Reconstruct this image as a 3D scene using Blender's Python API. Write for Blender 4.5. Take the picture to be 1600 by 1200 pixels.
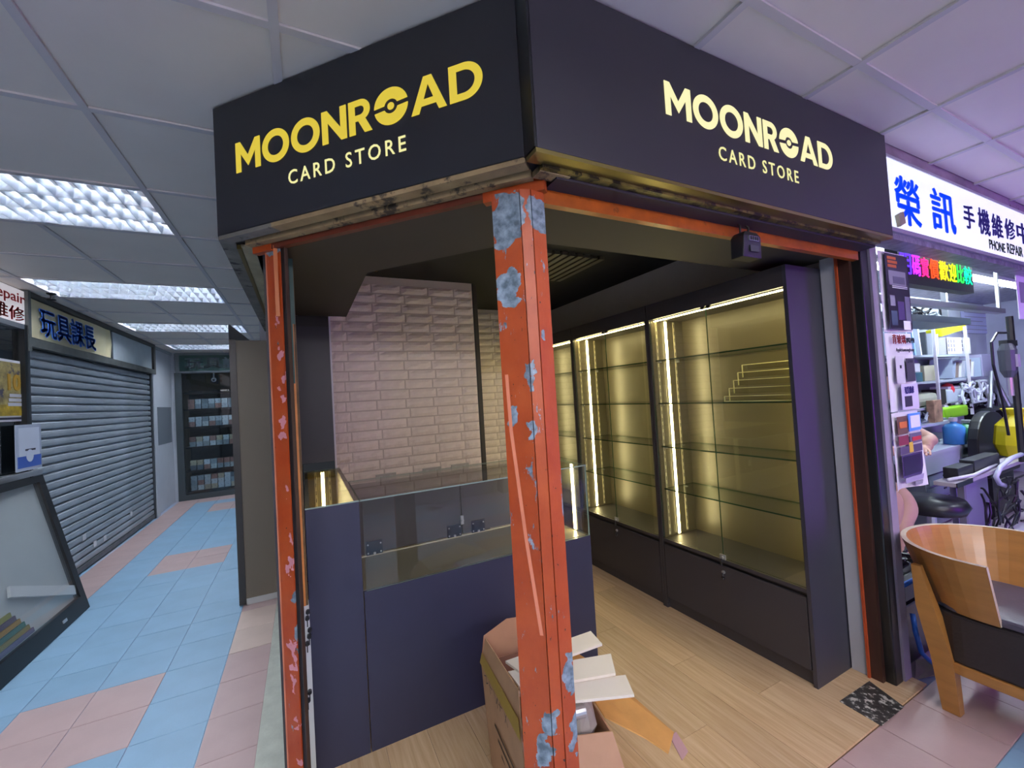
import bpy, bmesh, math, random
from mathutils import Vector, Matrix
random.seed(7)
for o in list(bpy.data.objects): bpy.data.objects.remove(o)
S = bpy.context.scene
COL = S.collection
R = math.radians
# ------------------------------------------------------------------ camera
F, YAW, PIT, ROL = 649.74, R(26.7545), R(1.5926), R(-3.414)
EYE = Vector((0, 0, 1.5))
fw = Vector((math.sin(YAW)*math.cos(PIT), math.cos(YAW)*math.cos(PIT), math.sin(PIT)))
rt = Vector((math.cos(YAW), -math.sin(YAW), 0)); up = rt.cross(fw)
r2 = rt*math.cos(ROL) + up*math.sin(ROL); u2 = -rt*math.sin(ROL) + up*math.cos(ROL)
cd = bpy.data.cameras.new('camera'); cam = bpy.data.objects.new('camera', cd); COL.objects.link(cam)
cd.sensor_width = 36; cd.lens = 36*F/1600; cd.clip_start = .02
cam.matrix_world = Matrix(((r2.x, u2.x, -fw.x, EYE.x), (r2.y, u2.y, -fw.y, EYE.y), (r2.z, u2.z, -fw.z, EYE.z), (0, 0, 0, 1)))
S.camera = cam
S.view_settings.view_transform = 'Standard'; S.view_settings.look = 'None'; S.view_settings.gamma = 1
S.view_settings.use_curve_mapping = False
S.view_settings.exposure = -0.12
w = bpy.data.worlds.new('world'); S.world = w; w.use_nodes = True
w.node_tree.nodes['Background'].inputs[0].default_value = (.5, .55, .65, 1)
w.node_tree.nodes['Background'].inputs[1].default_value = .05
S.cycles.max_bounces = 10; S.cycles.transparent_max_bounces = 24; S.cycles.glossy_bounces = 5
S.cycles.sample_clamp_indirect = 4; S.cycles.use_denoising = True; S.cycles.caustics_refractive = False
TUBE = 160.0     # fluorescent tube emission
LEDW = 48.0      # warm LED strips
STALL = 85.0    # tubes of the unseen stall, added to light the brick wall
NEON = 45.0      # pink neon tube
PURP = 10.0      # purple lightbox

def ray(px, py): return r2*((px-800)/F) - u2*((py-600)/F) + fw
def at(px, py, ax, val):
    d = ray(px, py); i = 'xyz'.index(ax); return EYE + d*((val-EYE[i])/d[i])
# ------------------------------------------------------------------ materials
def lin(h):
    if isinstance(h, (tuple, list)): c = [v/255 for v in h]
    else: c = [int(h[i:i+2], 16)/255 for i in (0, 2, 4)]
    return tuple(((v+.055)/1.055)**2.4 if v > .04045 else v/12.92 for v in c) + (1,)
MATS = {}
class NT:
    def __init__(s, name):
        s.m = bpy.data.materials.new(name); s.m.use_nodes = True; s.t = s.m.node_tree
        s.b = s.t.nodes['Principled BSDF']; s.out = s.t.nodes['Material Output']
    def n(s, typ, **k):
        nd = s.t.nodes.new(typ)
        for a, v in k.items(): setattr(nd, a, v)
        return nd
    def l(s, a, b): s.t.links.new(a, b)
    def coord(s, scale=(1, 1, 1)):
        tc = s.n('ShaderNodeTexCoord'); mp = s.n('ShaderNodeMapping'); mp.inputs['Scale'].default_value = scale
        s.l(tc.outputs['Object'], mp.inputs['Vector']); return mp.outputs['Vector']
    def noise(s, vec, scale, detail=4, rough=.55):
        nz = s.n('ShaderNodeTexNoise'); nz.inputs['Scale'].default_value = scale; nz.inputs['Detail'].default_value = detail
        nz.inputs['Roughness'].default_value = rough; s.l(vec, nz.inputs['Vector']); return nz.outputs['Fac']
    def ramp(s, fac, stops):
        r = s.n('ShaderNodeValToRGB'); e = r.color_ramp.elements
        while len(e) < len(stops): e.new(.5)
        for i, (p, c) in enumerate(stops): e[i].position = p; e[i].color = c
        s.l(fac, r.inputs['Fac']); return r.outputs['Color']
    def mix(s, fac, a, b, blend='MIX'):
        x = s.n('ShaderNodeMix', data_type='RGBA', blend_type=blend)
        if isinstance(fac, float): x.inputs[0].default_value = fac
        else: s.l(fac, x.inputs[0])
        for i, v in ((6, a), (7, b)):
            if isinstance(v, tuple): x.inputs[i].default_value = v
            else: s.l(v, x.inputs[i])
        return x.outputs[2]
    def math(s, op, a, b=None):
        x = s.n('ShaderNodeMath', operation=op)
        for i, v in ((0, a), (1, b)):
            if v is None: continue
            if isinstance(v, (int, float)): x.inputs[i].default_value = v
            else: s.l(v, x.inputs[i])
        return x.outputs[0]
    def bump(s, h, strength, dist=.01):
        b = s.n('ShaderNodeBump'); b.inputs['Strength'].default_value = strength; b.inputs['Distance'].default_value = dist
        s.l(h, b.inputs['Height']); s.l(b.outputs['Normal'], s.b.inputs['Normal'])
def mat(name, col, rough=.5, metal=0., spec=.5, var=0., vs=8, vscale=(1, 1, 1), bump=0., bs=40, rnd=0., coat=0., dirt=None, dthr=.6, ds=6):
    if name in MATS: return MATS[name]
    t = NT(name); c = lin(col); b = t.b
    b.inputs['Roughness'].default_value = rough; b.inputs['Metallic'].default_value = metal
    b.inputs['Specular IOR Level'].default_value = spec; b.inputs['Coat Weight'].default_value = coat; b.inputs['Coat Roughness'].default_value = .1
    b.inputs['Base Color'].default_value = c
    out = None
    if var or bump or dirt: vec = t.coord(vscale)
    if var:
        f = t.noise(vec, vs, 6)
        lo = tuple(max(0, x*(1-var)) for x in c[:3]) + (1,); hi = tuple(min(1, x*(1+var)) for x in c[:3]) + (1,)
        out = t.ramp(f, [(.3, lo), (.7, hi)])
    if dirt:
        f = t.noise(vec, ds, 8, .65); f2 = t.ramp(f, [(dthr, (0, 0, 0, 1)), (dthr+.06, (1, 1, 1, 1))])
        out = t.mix(f2, out if out else c, lin(dirt))
    if rnd:
        oi = t.n('ShaderNodeObjectInfo'); k = t.math('MULTIPLY_ADD', oi.outputs['Random'], 2*rnd); 
        k.node.inputs[2].default_value = 1-rnd
        cx = t.n('ShaderNodeCombineColor'); [t.l(k, cx.inputs[i]) for i in range(3)]
        out = t.mix(1.0, out if out else c, cx.outputs[0], 'MULTIPLY')
    if out: t.l(out, b.inputs['Base Color'])
    if bump: t.bump(t.noise(vec, bs, 5), bump)
    MATS[name] = t.m; return t.m
def emit(name, col, strength, base='202020'):
    if name in MATS: return MATS[name]
    t = NT(name); t.b.inputs['Base Color'].default_value = lin(base)
    t.b.inputs['Emission Color'].default_value = lin(col); t.b.inputs['Emission Strength'].default_value = strength
    MATS[name] = t.m; return t.m
def glass(name, tint=(1, 1, 1), refl=1.0, rough=.0, ior=1.5):
    if name in MATS: return MATS[name]
    t = NT(name); t.t.nodes.remove(t.b)
    tr = t.n('ShaderNodeBsdfTransparent'); tr.inputs[0].default_value = tint + (1,)
    gl = t.n('ShaderNodeBsdfGlossy'); gl.inputs['Roughness'].default_value = rough
    fr = t.n('ShaderNodeFresnel'); ge = t.n('ShaderNodeNewGeometry')
    k = t.math('MULTIPLY_ADD', ge.outputs['Backfacing'], 1/ior-ior); k.node.inputs[2].default_value = ior
    t.l(k, fr.inputs['IOR'])            # the same facing reflection on both sides of a thin pane
    f = t.math('MULTIPLY', fr.outputs[0], refl)
    mx = t.n('ShaderNodeMixShader'); t.l(f, mx.inputs[0]); t.l(tr.outputs[0], mx.inputs[1]); t.l(gl.outputs[0], mx.inputs[2])
    t.l(mx.outputs[0], t.out.inputs['Surface']); MATS[name] = t.m; return t.m
# ------------------------------------------------------------------ builders
WM = {}
def W(o): return WM.get(o.name, Matrix.Identity(4))
class MB:
    def __init__(s): s.v = []; s.f = []; s.mi = []
    def add(s, vs, fs, mi=0):
        n = len(s.v); s.v += [Vector(p) for p in vs]; s.f += [tuple(i+n for i in q) for q in fs]; s.mi += [mi]*len(fs); return s
    def box(s, x0, y0, z0, x1, y1, z1, mi=0):
        x0, x1 = sorted((x0, x1)); y0, y1 = sorted((y0, y1)); z0, z1 = sorted((z0, z1))
        return s.add([(x0, y0, z0), (x1, y0, z0), (x1, y1, z0), (x0, y1, z0), (x0, y0, z1), (x1, y0, z1), (x1, y1, z1), (x0, y1, z1)],
                     [(0, 3, 2, 1), (4, 5, 6, 7), (0, 1, 5, 4), (1, 2, 6, 5), (2, 3, 7, 6), (3, 0, 4, 7)], mi)
    def obox(s, c, ax, ay, az, mi=0):
        c = Vector(c); ax, ay, az = Vector(ax), Vector(ay), Vector(az)
        P = [c+ax*i+ay*j+az*k for k in (-1, 1) for i, j in ((-1, -1), (1, -1), (1, 1), (-1, 1))]
        fs = [(0, 3, 2, 1), (4, 5, 6, 7), (0, 1, 5, 4), (1, 2, 6, 5), (2, 3, 7, 6), (3, 0, 4, 7)]
        if ax.cross(ay).dot(az) < 0: fs = [q[::-1] for q in fs]
        return s.add(P, fs, mi)
    def prism(s, poly, z0, z1, mi=0):
        a = sum(p[0]*q[1]-q[0]*p[1] for p, q in zip(poly, poly[1:]+poly[:1]))
        if a < 0: poly = poly[::-1]
        n = len(poly)
        return s.add([(x, y, z0) for x, y in poly]+[(x, y, z1) for x, y in poly],
                     [tuple(range(n))[::-1], tuple(range(n, 2*n))]+[(i, (i+1) % n, n+(i+1) % n, n+i) for i in range(n)], mi)
    def tube(s, pts, r, n=8, mi=0, cap=True):
        pts = [Vector(p) for p in pts]; rs = r if isinstance(r, (list, tuple)) else [r]*len(pts)
        base = len(s.v); prev = None
        for i, p in enumerate(pts):
            d = (pts[min(i+1, len(pts)-1)]-pts[max(i-1, 0)]).normalized()
            if prev is None:
                a = Vector((0, 0, 1)) if abs(d.z) < .9 else Vector((1, 0, 0)); u = d.cross(a).normalized()
            else: u = (prev-d*prev.dot(d)).normalized()
            prev = u; v = d.cross(u)
            s.v += [p+(u*math.cos(2*math.pi*k/n)+v*math.sin(2*math.pi*k/n))*rs[i] for k in range(n)]
        fs = []
        for i in range(len(pts)-1):
            for k in range(n):
                a = base+i*n+k; b = base+i*n+(k+1) % n; fs.append((a, b, b+n, a+n))
        if cap: fs += [tuple(base+k for k in range(n))[::-1], tuple(base+(len(pts)-1)*n+k for k in range(n))]
        s.f += fs; s.mi += [mi]*len(fs); return s
    def grid(s, rows, mi=0, closed=False):
        base = len(s.v); n = len(rows[0])
        for r in rows: s.v += [Vector(p) for p in r]
        fs = []
        for i in range(len(rows)-1):
            for k in range(n if closed else n-1):
                a = base+i*n+k; b = base+i*n+(k+1) % n; fs.append((a, b, b+n, a+n))
        s.f += fs; s.mi += [mi]*len(fs); return s
    def lathe(s, c, prof, n=20, mi=0):
        c = Vector(c); rows = [[c+Vector((r*math.cos(2*math.pi*k/n), r*math.sin(2*math.pi*k/n), z)) for k in range(n)] for r, z in prof]
        return s.grid(rows, mi, True)
    def mesh(s, name, mats, inv=None, smooth=False, bevel=0, seg=2):
        me = bpy.data.meshes.new(name); vs = [inv @ v for v in s.v] if inv else s.v
        me.from_pydata([tuple(v) for v in vs], [], s.f)
        for m in (mats if isinstance(mats, list) else [mats]): me.materials.append(m)
        for p, i in zip(me.polygons, s.mi): p.material_index = i
        if bevel:
            bm = bmesh.new(); bm.from_mesh(me); bmesh.ops.remove_doubles(bm, verts=bm.verts, dist=1e-6)
            es = [e for e in bm.edges if len(e.link_faces) == 2 and e.calc_face_angle(0) > .6]
            bmesh.ops.bevel(bm, geom=es, offset=bevel, segments=seg, affect='EDGES', profile=.6, clamp_overlap=True); bm.to_mesh(me); bm.free()
        if smooth:
            me.polygons.foreach_set('use_smooth', [True]*len(me.polygons))
        me.update(); return me
    def build(s, name, mats, parent=None, smooth=False, bevel=0, seg=2):
        if parent is None:
            lo = [min(v[i] for v in s.v) for i in range(3)]; hi = [max(v[i] for v in s.v) for i in range(3)]
            T = Matrix.Translation(((lo[0]+hi[0])/2, (lo[1]+hi[1])/2, lo[2]))
        else: T = W(parent)
        o = bpy.data.objects.new(name, s.mesh(name, mats, T.inverted(), smooth, bevel, seg)); COL.objects.link(o)
        if smooth and not bevel: 
            pass
        WM[o.name] = T
        if parent is None: o.matrix_world = T
        else: o.parent = parent
        return o
def tag(o, label=None, cat=None, group=None, kind=None):
    if label: o['label'] = label
    if cat: o['category'] = cat
    if group: o['group'] = group
    if kind: o['kind'] = kind
    return o
def thing(name, label, cat, loc=(0, 0, 0), rz=0, group=None):
    o = bpy.data.objects.new(name, None); COL.objects.link(o); o.empty_display_size = .05
    o.matrix_world = Matrix.Translation(loc) @ Matrix.Rotation(rz, 4, 'Z'); WM[o.name] = o.matrix_world.copy()
    return tag(o, label, cat, group)
def struct(o): o['kind'] = 'structure'; return o
def inst(name, me, parent, loc, rz=0, scale=(1, 1, 1)):
    o = bpy.data.objects.new(name, me); COL.objects.link(o); o.parent = parent
    M = W(parent).inverted() @ Matrix.Translation(loc) @ Matrix.Rotation(rz, 4, 'Z') @ Matrix.Diagonal((*scale, 1))
    o.matrix_local = M; WM[o.name] = W(parent) @ M; return o
def curve_mesh(splines, extr):
    c = bpy.data.curves.new('c', 'CURVE'); c.dimensions = '2D'; c.fill_mode = 'BOTH'; c.extrude = extr
    for sp in splines:
        s = c.splines.new('POLY'); s.points.add(len(sp)-1); s.use_cyclic_u = True
        for p, q in zip(s.points, sp): p.co = (q[0], q[1], 0, 1)
    o = bpy.data.objects.new('c', c); COL.objects.link(o)
    me = bpy.data.meshes.new_from_object(o.evaluated_get(bpy.context.evaluated_depsgraph_get()))
    bpy.data.objects.remove(o); bpy.data.curves.remove(c); return me
def text_mesh(txt, extr=.02, offset=0., spacing=1.):
    c = bpy.data.curves.new('t', 'FONT'); c.body = txt; c.extrude = extr; c.offset = offset; c.space_character = spacing; c.resolution_u = 3
    o = bpy.data.objects.new('t', c); COL.objects.link(o)
    me = bpy.data.meshes.new_from_object(o.evaluated_get(bpy.context.evaluated_depsgraph_get()))
    bpy.data.objects.remove(o); bpy.data.curves.remove(c); return me
def put_mesh(name, me, m, parent, o, xd, ud, wid, hei, depth=.004, bounds=None):
    """lay a flat mesh out at o (lower left), along xd, ud, fitted to wid x hei, standing depth proud"""
    xd = Vector(xd).normalized(); ud = Vector(ud).normalized(); nd = xd.cross(ud)
    vs = [v.co for v in me.vertices]
    if not vs: return None
    x0, x1, y0, y1 = bounds or (min(v.x for v in vs), max(v.x for v in vs), min(v.y for v in vs), max(v.y for v in vs))
    z0, z1 = min(v.z for v in vs), max(v.z for v in vs); inv = W(parent).inverted(); o = Vector(o)
    sx = wid/(x1-x0); sy = hei/(y1-y0) if hei else sx
    for v in me.vertices:
        p = v.co; v.co = inv @ (o+xd*((p.x-x0)*sx)+ud*((p.y-y0)*sy)+nd*((p.z-z0)/max(z1-z0, 1e-6)*depth))
    me.materials.clear(); me.materials.append(m)
    ob = bpy.data.objects.new(name, me); COL.objects.link(ob); ob.parent = parent; WM[ob.name] = W(parent); return ob
def mbounds(me):
    vs = [v.co for v in me.vertices]; return min(v.x for v in vs), max(v.x for v in vs), min(v.y for v in vs), max(v.y for v in vs)
def text(name, txt, m, parent, o, xd, ud, wid, hei, depth=.003, offset=0., spacing=1., shear=0., bold=0.):
    fb = mbounds(text_mesh(txt, .02, offset, spacing)); out = []; o = Vector(o); xd = Vector(xd).normalized(); ud = Vector(ud).normalized()
    sx = wid/(fb[1]-fb[0]); sy = hei/(fb[3]-fb[2])
    for i, c in enumerate(txt):
        if c == ' ': continue
        me = text_mesh(c, .02, offset, spacing); b = mbounds(me); right = mbounds(text_mesh(txt[:i+1], .02, offset, spacing))[1]
        if bold:
            bmx = bmesh.new()
            for dx, dy in ((-bold, 0), (bold, 0), (0, -bold*.6), (0, bold*.6)):
                n0 = len(bmx.verts); bmx.from_mesh(me); bmx.verts.ensure_lookup_table()
                for v in bmx.verts[n0:]: v.co.x += dx; v.co.y += dy
            bmx.to_mesh(me); bmx.free()
        if shear:
            for v in me.vertices: v.co.x += v.co.y*shear
        mm = m[i] if isinstance(m, list) else m; ox = (right-(b[1]-b[0])-fb[0])*sx
        out.append(put_mesh(name, me, mm, parent, o+xd*ox+ud*((b[2]-fb[2])*sy), xd, ud, (b[1]-b[0])*sx, (b[3]-b[2])*sy, depth, bounds=b))
    return out
def copy_tree(o, parent=None):
    c = o.copy(); COL.objects.link(c); c.parent = parent; WM[c.name] = W(o)
    for ch in list(o.children): copy_tree(ch, c)
    return c
def clip(poly, a, b):
    """keep the part of poly left of the line a->b"""
    out = []; sd = lambda p: (b[0]-a[0])*(p[1]-a[1])-(b[1]-a[1])*(p[0]-a[0])
    for p, q in zip(poly, poly[1:]+poly[:1]):
        d1, d2 = sd(p), sd(q)
        if d1 >= 0: out.append(p)
        if d1*d2 < 0:
            t = d1/(d1-d2); out.append((p[0]+(q[0]-p[0])*t, p[1]+(q[1]-p[1])*t))
    return out
X, Y, Z = Vector((1, 0, 0)), Vector((0, 1, 0)), Vector((0, 0, 1))
# ------------------------------------------------------------------ palette
ceil_m = mat('ceiling_panel', 'e4ddd4', .6, var=.04, vs=2, rnd=.02)
bar_m = mat('ceiling_bar', 'c9c5c6', .45)
grout_m = mat('grout', '8d9096', .9, var=.1)
def tile_mat(name, col):
    return mat(name, col, .38, spec=.45, var=.06, vs=5, bump=.06, bs=90, rnd=.035)
blue_m = tile_mat('blue_tile', '86a9c2'); pink_m = tile_mat('pink_tile', 'b89e9a'); cream_m = tile_mat('cream_tile', 'cdb7aa')
plaster_m = mat('plaster', 'b9bcaf', .8, var=.12, vs=14, bump=.4, bs=18)
black_panel = mat('sign_panel', '1b1c22', .36, spec=.5)
violet_panel = mat('sign_panel_front', '24222b', .45, spec=.5)
trim_black = mat('trim_black', '101114', .3)
counter_m = mat('counter_navy', '2c2e42', .48, spec=.4, var=.03)
cab_m = mat('cabinet_grey', '3f3b3d', .5, spec=.4)
cab_in = mat('cabinet_inside', '625a48', .34, spec=.9)
cab_end = mat('cabinet_end', '2a2b38', .5, spec=1.0)
soffit_m = mat('soffit_brown', '39342c', .7, var=.06, vs=3)
dark_ceiling_m = mat('dark_ceiling', '1b1a17', .8)
glass_m = glass('clear_glass', (.97, .985, .97))
shelf_glass = glass('shelf_glass', (.93, .97, .93))
edge_m = mat('glass_edge', '24402e', .15)
steel_m = mat('steel', 'd0d2d4', .28, metal=.7)
alu_m = mat('aluminium', 'c9ccd0', .35, metal=.9)
brass_m = mat('brass_trim', '8a7c4a', .3, metal=.85, var=.1, vs=3)
black_m = mat('black_plastic', '121214', .4)
white_m = mat('white_paint', 'd9dade', .5)
paper_m = mat('paper', 'e4e2ea', .8)
red_m = mat('red_print', 'c03236', .6); blue_print = mat('blue_print', '5a96ff', .6); dark_print = mat('dark_print', '2c2b3c', .6)
orange_print = mat('orange_print', 'c86a30', .6); yellow_print = mat('yellow_print', 'd8b23a', .6); grey_print = mat('grey_print', '8a8898', .6)
violet_print = mat('violet_print', '4a3a6a', .4); gold_print = mat('gold_print', 'b58a2c', .5); green_print = mat('green_print', '16423f', .5)
led_m = emit('led_warm', 'ffe9a4', LEDW); letter_l = emit('letter_gold', 'e8cf3c', .95); letter_r = emit('letter_pale', 'f6f0b4', 1.15)
letter_s = emit('letter_small', 'f2eda4', 1.08)
tube_m = emit('tube_cold', 'e6f0ff', TUBE)
def paint_mat(name, blobs, spots, chip=.62, base='c24c18'):
    t = NT(name); tc = t.n('ShaderNodeTexCoord'); vec = tc.outputs['Object']
    n1 = t.noise(vec, 9, 6, .6); col = t.ramp(n1, [(.35, lin(base)), (.7, lin('a84a1a'))])
    nz = t.n('ShaderNodeTexNoise'); nz.inputs['Scale'].default_value = 22; nz.inputs['Detail'].default_value = 5; t.l(vec, nz.inputs['Vector'])
    dv = t.n('ShaderNodeVectorMath', operation='SUBTRACT'); t.l(nz.outputs['Color'], dv.inputs[0]); dv.inputs[1].default_value = (.5, .5, .5)
    sc = t.n('ShaderNodeVectorMath', operation='SCALE'); t.l(dv.outputs[0], sc.inputs[0]); sc.inputs['Scale'].default_value = .11
    ad = t.n('ShaderNodeVectorMath', operation='ADD'); t.l(vec, ad.inputs[0]); t.l(sc.outputs[0], ad.inputs[1])
    def mask(lst):
        acc = None
        for c, r in lst:
            s = t.n('ShaderNodeVectorMath', operation='SUBTRACT'); t.l(ad.outputs[0], s.inputs[0]); s.inputs[1].default_value = c
            d = t.n('ShaderNodeVectorMath', operation='DIVIDE'); t.l(s.outputs[0], d.inputs[0]); d.inputs[1].default_value = r
            ln = t.n('ShaderNodeVectorMath', operation='LENGTH'); t.l(d.outputs[0], ln.inputs[0])
            m = t.math('LESS_THAN', ln.outputs['Value'], 1.0); acc = m if acc is None else t.math('MAXIMUM', acc, m)
        return acc
    prim = t.ramp(t.noise(vec, 40, 5), [(.35, lin('4d5c66')), (.7, lin('92a3b2'))])
    chips = t.noise(t.coord((1, 1, .35)), 30, 9, .7)
    cm = t.ramp(chips, [(chip, (0, 0, 0, 1)), (chip+.015, (1, 1, 1, 1))]); col = t.mix(cm, col, prim)
    pits = t.noise(t.coord((1, 1, .5)), 75, 6, .6); pm = t.ramp(pits, [(.685, (0, 0, 0, 1)), (.695, (1, 1, 1, 1))]); col = t.mix(pm, col, lin('2a1c18'))
    if spots: col = t.mix(mask(spots), col, lin('c98690'))
    if blobs: col = t.mix(mask(blobs), col, prim)
    t.l(col, t.b.inputs['Base Color']); t.b.inputs['Roughness'].default_value = .42; t.bump(chips, .15); return t.m
# ================================================================== SETTING
# ---- corridor floor
t = NT('tiled_slab'); mp = t.coord((1, 1, 1)); mp.node.inputs['Location'].default_value = (2.693, 4.427, 0)
bt_ = t.n('ShaderNodeTexBrick'); bt_.offset = 0; bt_.inputs['Scale'].default_value = 1; bt_.inputs['Mortar Size'].default_value = .0015
bt_.inputs['Brick Width'].default_value = .303; bt_.inputs['Row Height'].default_value = .303; bt_.inputs['Color1'].default_value = lin('8fbada'); bt_.inputs['Color2'].default_value = lin('b4b6c8'); bt_.inputs['Mortar'].default_value = lin('8d9096')
t.l(mp, bt_.inputs['Vector']); t.l(bt_.outputs['Color'], t.b.inputs['Base Color']); t.b.inputs['Roughness'].default_value = .4
fl = struct(MB().box(-4.2, -2.2, -.12, 9.5, 9.6, -.004).build('floor', t.m))
def tile_mesh(m, sx, sy):
    return MB().box(-sx/2+.0015, -sy/2+.0015, -.008, sx/2-.0015, sy/2-.0015, 0).mesh('tile', m, bevel=.0012, seg=1)
ye = [2.573-.303*k for k in range(5, 0, -1)]+[2.573+.303*k for k in range(0, 6)]
ye += [ye[-1]+.455]; ye += [ye[-1]+.303*k for k in range(1, 19)]
P0 = 2.573; P1 = 5.15; xe = [-1.993, -1.690, -1.387, -1.084, -.781, -.478, -.245]
tm = {}
for i in range(len(ye)-1):
    for j in range(len(xe)-1):
        yc = (ye[i]+ye[i+1])/2; xc = (xe[j]+xe[j+1])/2; m = blue_m
        if xc < -1.69 or yc > 8.9: m = pink_m
        if -1.387 < xc < -.781 and (P0 < yc < P0+.61 or ye[9] < yc and P1-.05 < yc < P1+.6 or 7.75 < yc < 8.35): m = pink_m
        if xc > -.478: m = cream_m if 3.2 < yc < 3.75 or 7 < yc < 8.2 else pink_m
        k = (m.name, round(xe[j+1]-xe[j], 3), round(ye[i+1]-ye[i], 3))
        if k not in tm: tm[k] = tile_mesh(m, k[1], k[2])
        inst('tile', tm[k], fl, (xc, yc, random.uniform(-.0007, .0007)))
for i in range(7):
    for j in range(4):
        x0 = 1.53+.303*i; y0 = .958-.303*(j+1); m = pink_m if j == 0 or (j == 1 and i > 5) else blue_m
        if j == 3: m = pink_m
        k = (m.name, .303, .303)
        if k not in tm: tm[k] = tile_mesh(m, .303, .303)
        inst('tile', tm[k], fl, (x0+.1515, y0+.1515, random.uniform(-.0007, .0007)))
thr = MB().prism([(-.245, 1.2), (-.105, 1.2), (-.105, 3.87), (-.245, 3.87)], -.004, .006).build('threshold', plaster_m, fl)
# ---- shop floor of oak planks
t = NT('oak_plank'); vec = t.coord((26, 1.3, 1)); oi = t.n('ShaderNodeObjectInfo')
av = t.n('ShaderNodeVectorMath', operation='ADD'); t.l(vec, av.inputs[0]); cx = t.n('ShaderNodeCombineXYZ')
t.l(t.math('MULTIPLY', oi.outputs['Random'], 60), cx.inputs[0]); t.l(cx.outputs[0], av.inputs[1])
g = t.noise(av.outputs[0], 2.2, 8, .62); c1 = t.ramp(g, [(.3, lin('c09c74')), (.5, lin('cfae86')), (.72, lin('dcc09a'))])
k = t.math('MULTIPLY_ADD', oi.outputs['Random'], .2); k.node.inputs[2].default_value = .88
cc = t.n('ShaderNodeCombineColor'); [t.l(k, cc.inputs[i]) for i in range(3)]
t.l(t.mix(1.0, c1, cc.outputs[0], 'MULTIPLY'), t.b.inputs['Base Color']); t.b.inputs['Roughness'].default_value = .45; t.bump(g, .08)
oak = t.m
fl2 = struct(MB().prism([(.63, .958), (2.56, .958), (2.56, 4.1), (-.1, 4.1), (-.1, 1.72)], -.004, .003).build('floor', mat('subfloor', '6b5238', .8)))
i = 0; x = -.1
while x < 2.5:
    y = .9-[0, .45, .8][i % 3]; 
    while y < 4:
        pl = [(x+.0008, y+.0008), (x+.1792, y+.0008), (x+.1792, y+1.2192), (x+.0008, y+1.2192)]
        pl = clip(pl, (-10, .958), (10, .958)); pl = clip(pl, (-.1, 1.72), (.63, .958)) if pl else pl
        if pl: pl = clip(pl, (10, 4.05), (-10, 4.05))
        if pl and len(pl) > 2: MB().prism(pl, .003, .011).build('plank', oak, fl2)
        y += 1.22
    x += .18; i += 1
# ---- ceiling
ce = struct(MB().box(-4.2, -2.2, 2.66, 9.5, 9.6, 2.72).build('ceiling', mat('slab', '77747a', .9)))
gx = [-.645+.614*k for k in range(-3, 15)]; gy = [1.935+.614*k for k in range(-6, 13)]
pan = MB().box(-.303, -.303, 0, .303, .303, .012).mesh('panel', ceil_m, bevel=.002, seg=1)
def shop_area(xc, yc): return yc > .9 and xc > -.04+(-.3) and not (xc+yc < 1.25 and yc < 1.9)
LIGHTS = [(-1.259, 2.549), (-1.259, 4.391), (-1.259, 6.233), (-1.259, 8.075), (-1.259, .707), (.583, -.521), (3.039, -.521), (5.495, -.521), (-1.259, -1.135)]
def in_light(xc, yc): return any(abs(xc-lx) < .62 and 0 < yc-ly < .62 for lx, ly in LIGHTS)
for a in range(len(gx)-1):
    for b in range(len(gy)-1):
        xc = (gx[a]+gx[a+1])/2; yc = (gy[b]+gy[b+1])/2
        if in_light(xc, yc) or yc > .92 and xc > .9 or yc > 1.4 and xc > .4 or yc > 2 and xc > -.04: 
            if 1.0 < yc < 1.03: inst('panel', pan, ce, (xc, .815, 2.606), 0, (1, .35, 1))
            continue
        inst('panel', pan, ce, (xc, yc, 2.606+random.uniform(-.0015, .0015)))
for x in gx:
    ends = [-2.0, 9.2 if x < 0 else .93 if x > .8 else 1.4]
    cuts = sorted([(ly, ly+.614) for lx, ly in LIGHTS if abs(x-lx) < .5 and ly < ends[1]]); y = ends[0]
    for a_, b_ in cuts+[(ends[1], 99)]:
        if a_-y > .02: MB().box(x-.013, y, 2.597, x+.013, a_, 2.606).build('grid_bar', bar_m, ce)
        y = b_
for y in gy:
    if y < .9: MB().box(-2.4, y-.013, 2.5978, 9, y+.013, 2.6055).build('grid_bar', bar_m, ce)
    else: MB().box(-2.4, y-.013, 2.5978, (-.1 if y > 1.5 else .3), y+.013, 2.6055).build('grid_bar', bar_m, ce)
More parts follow.
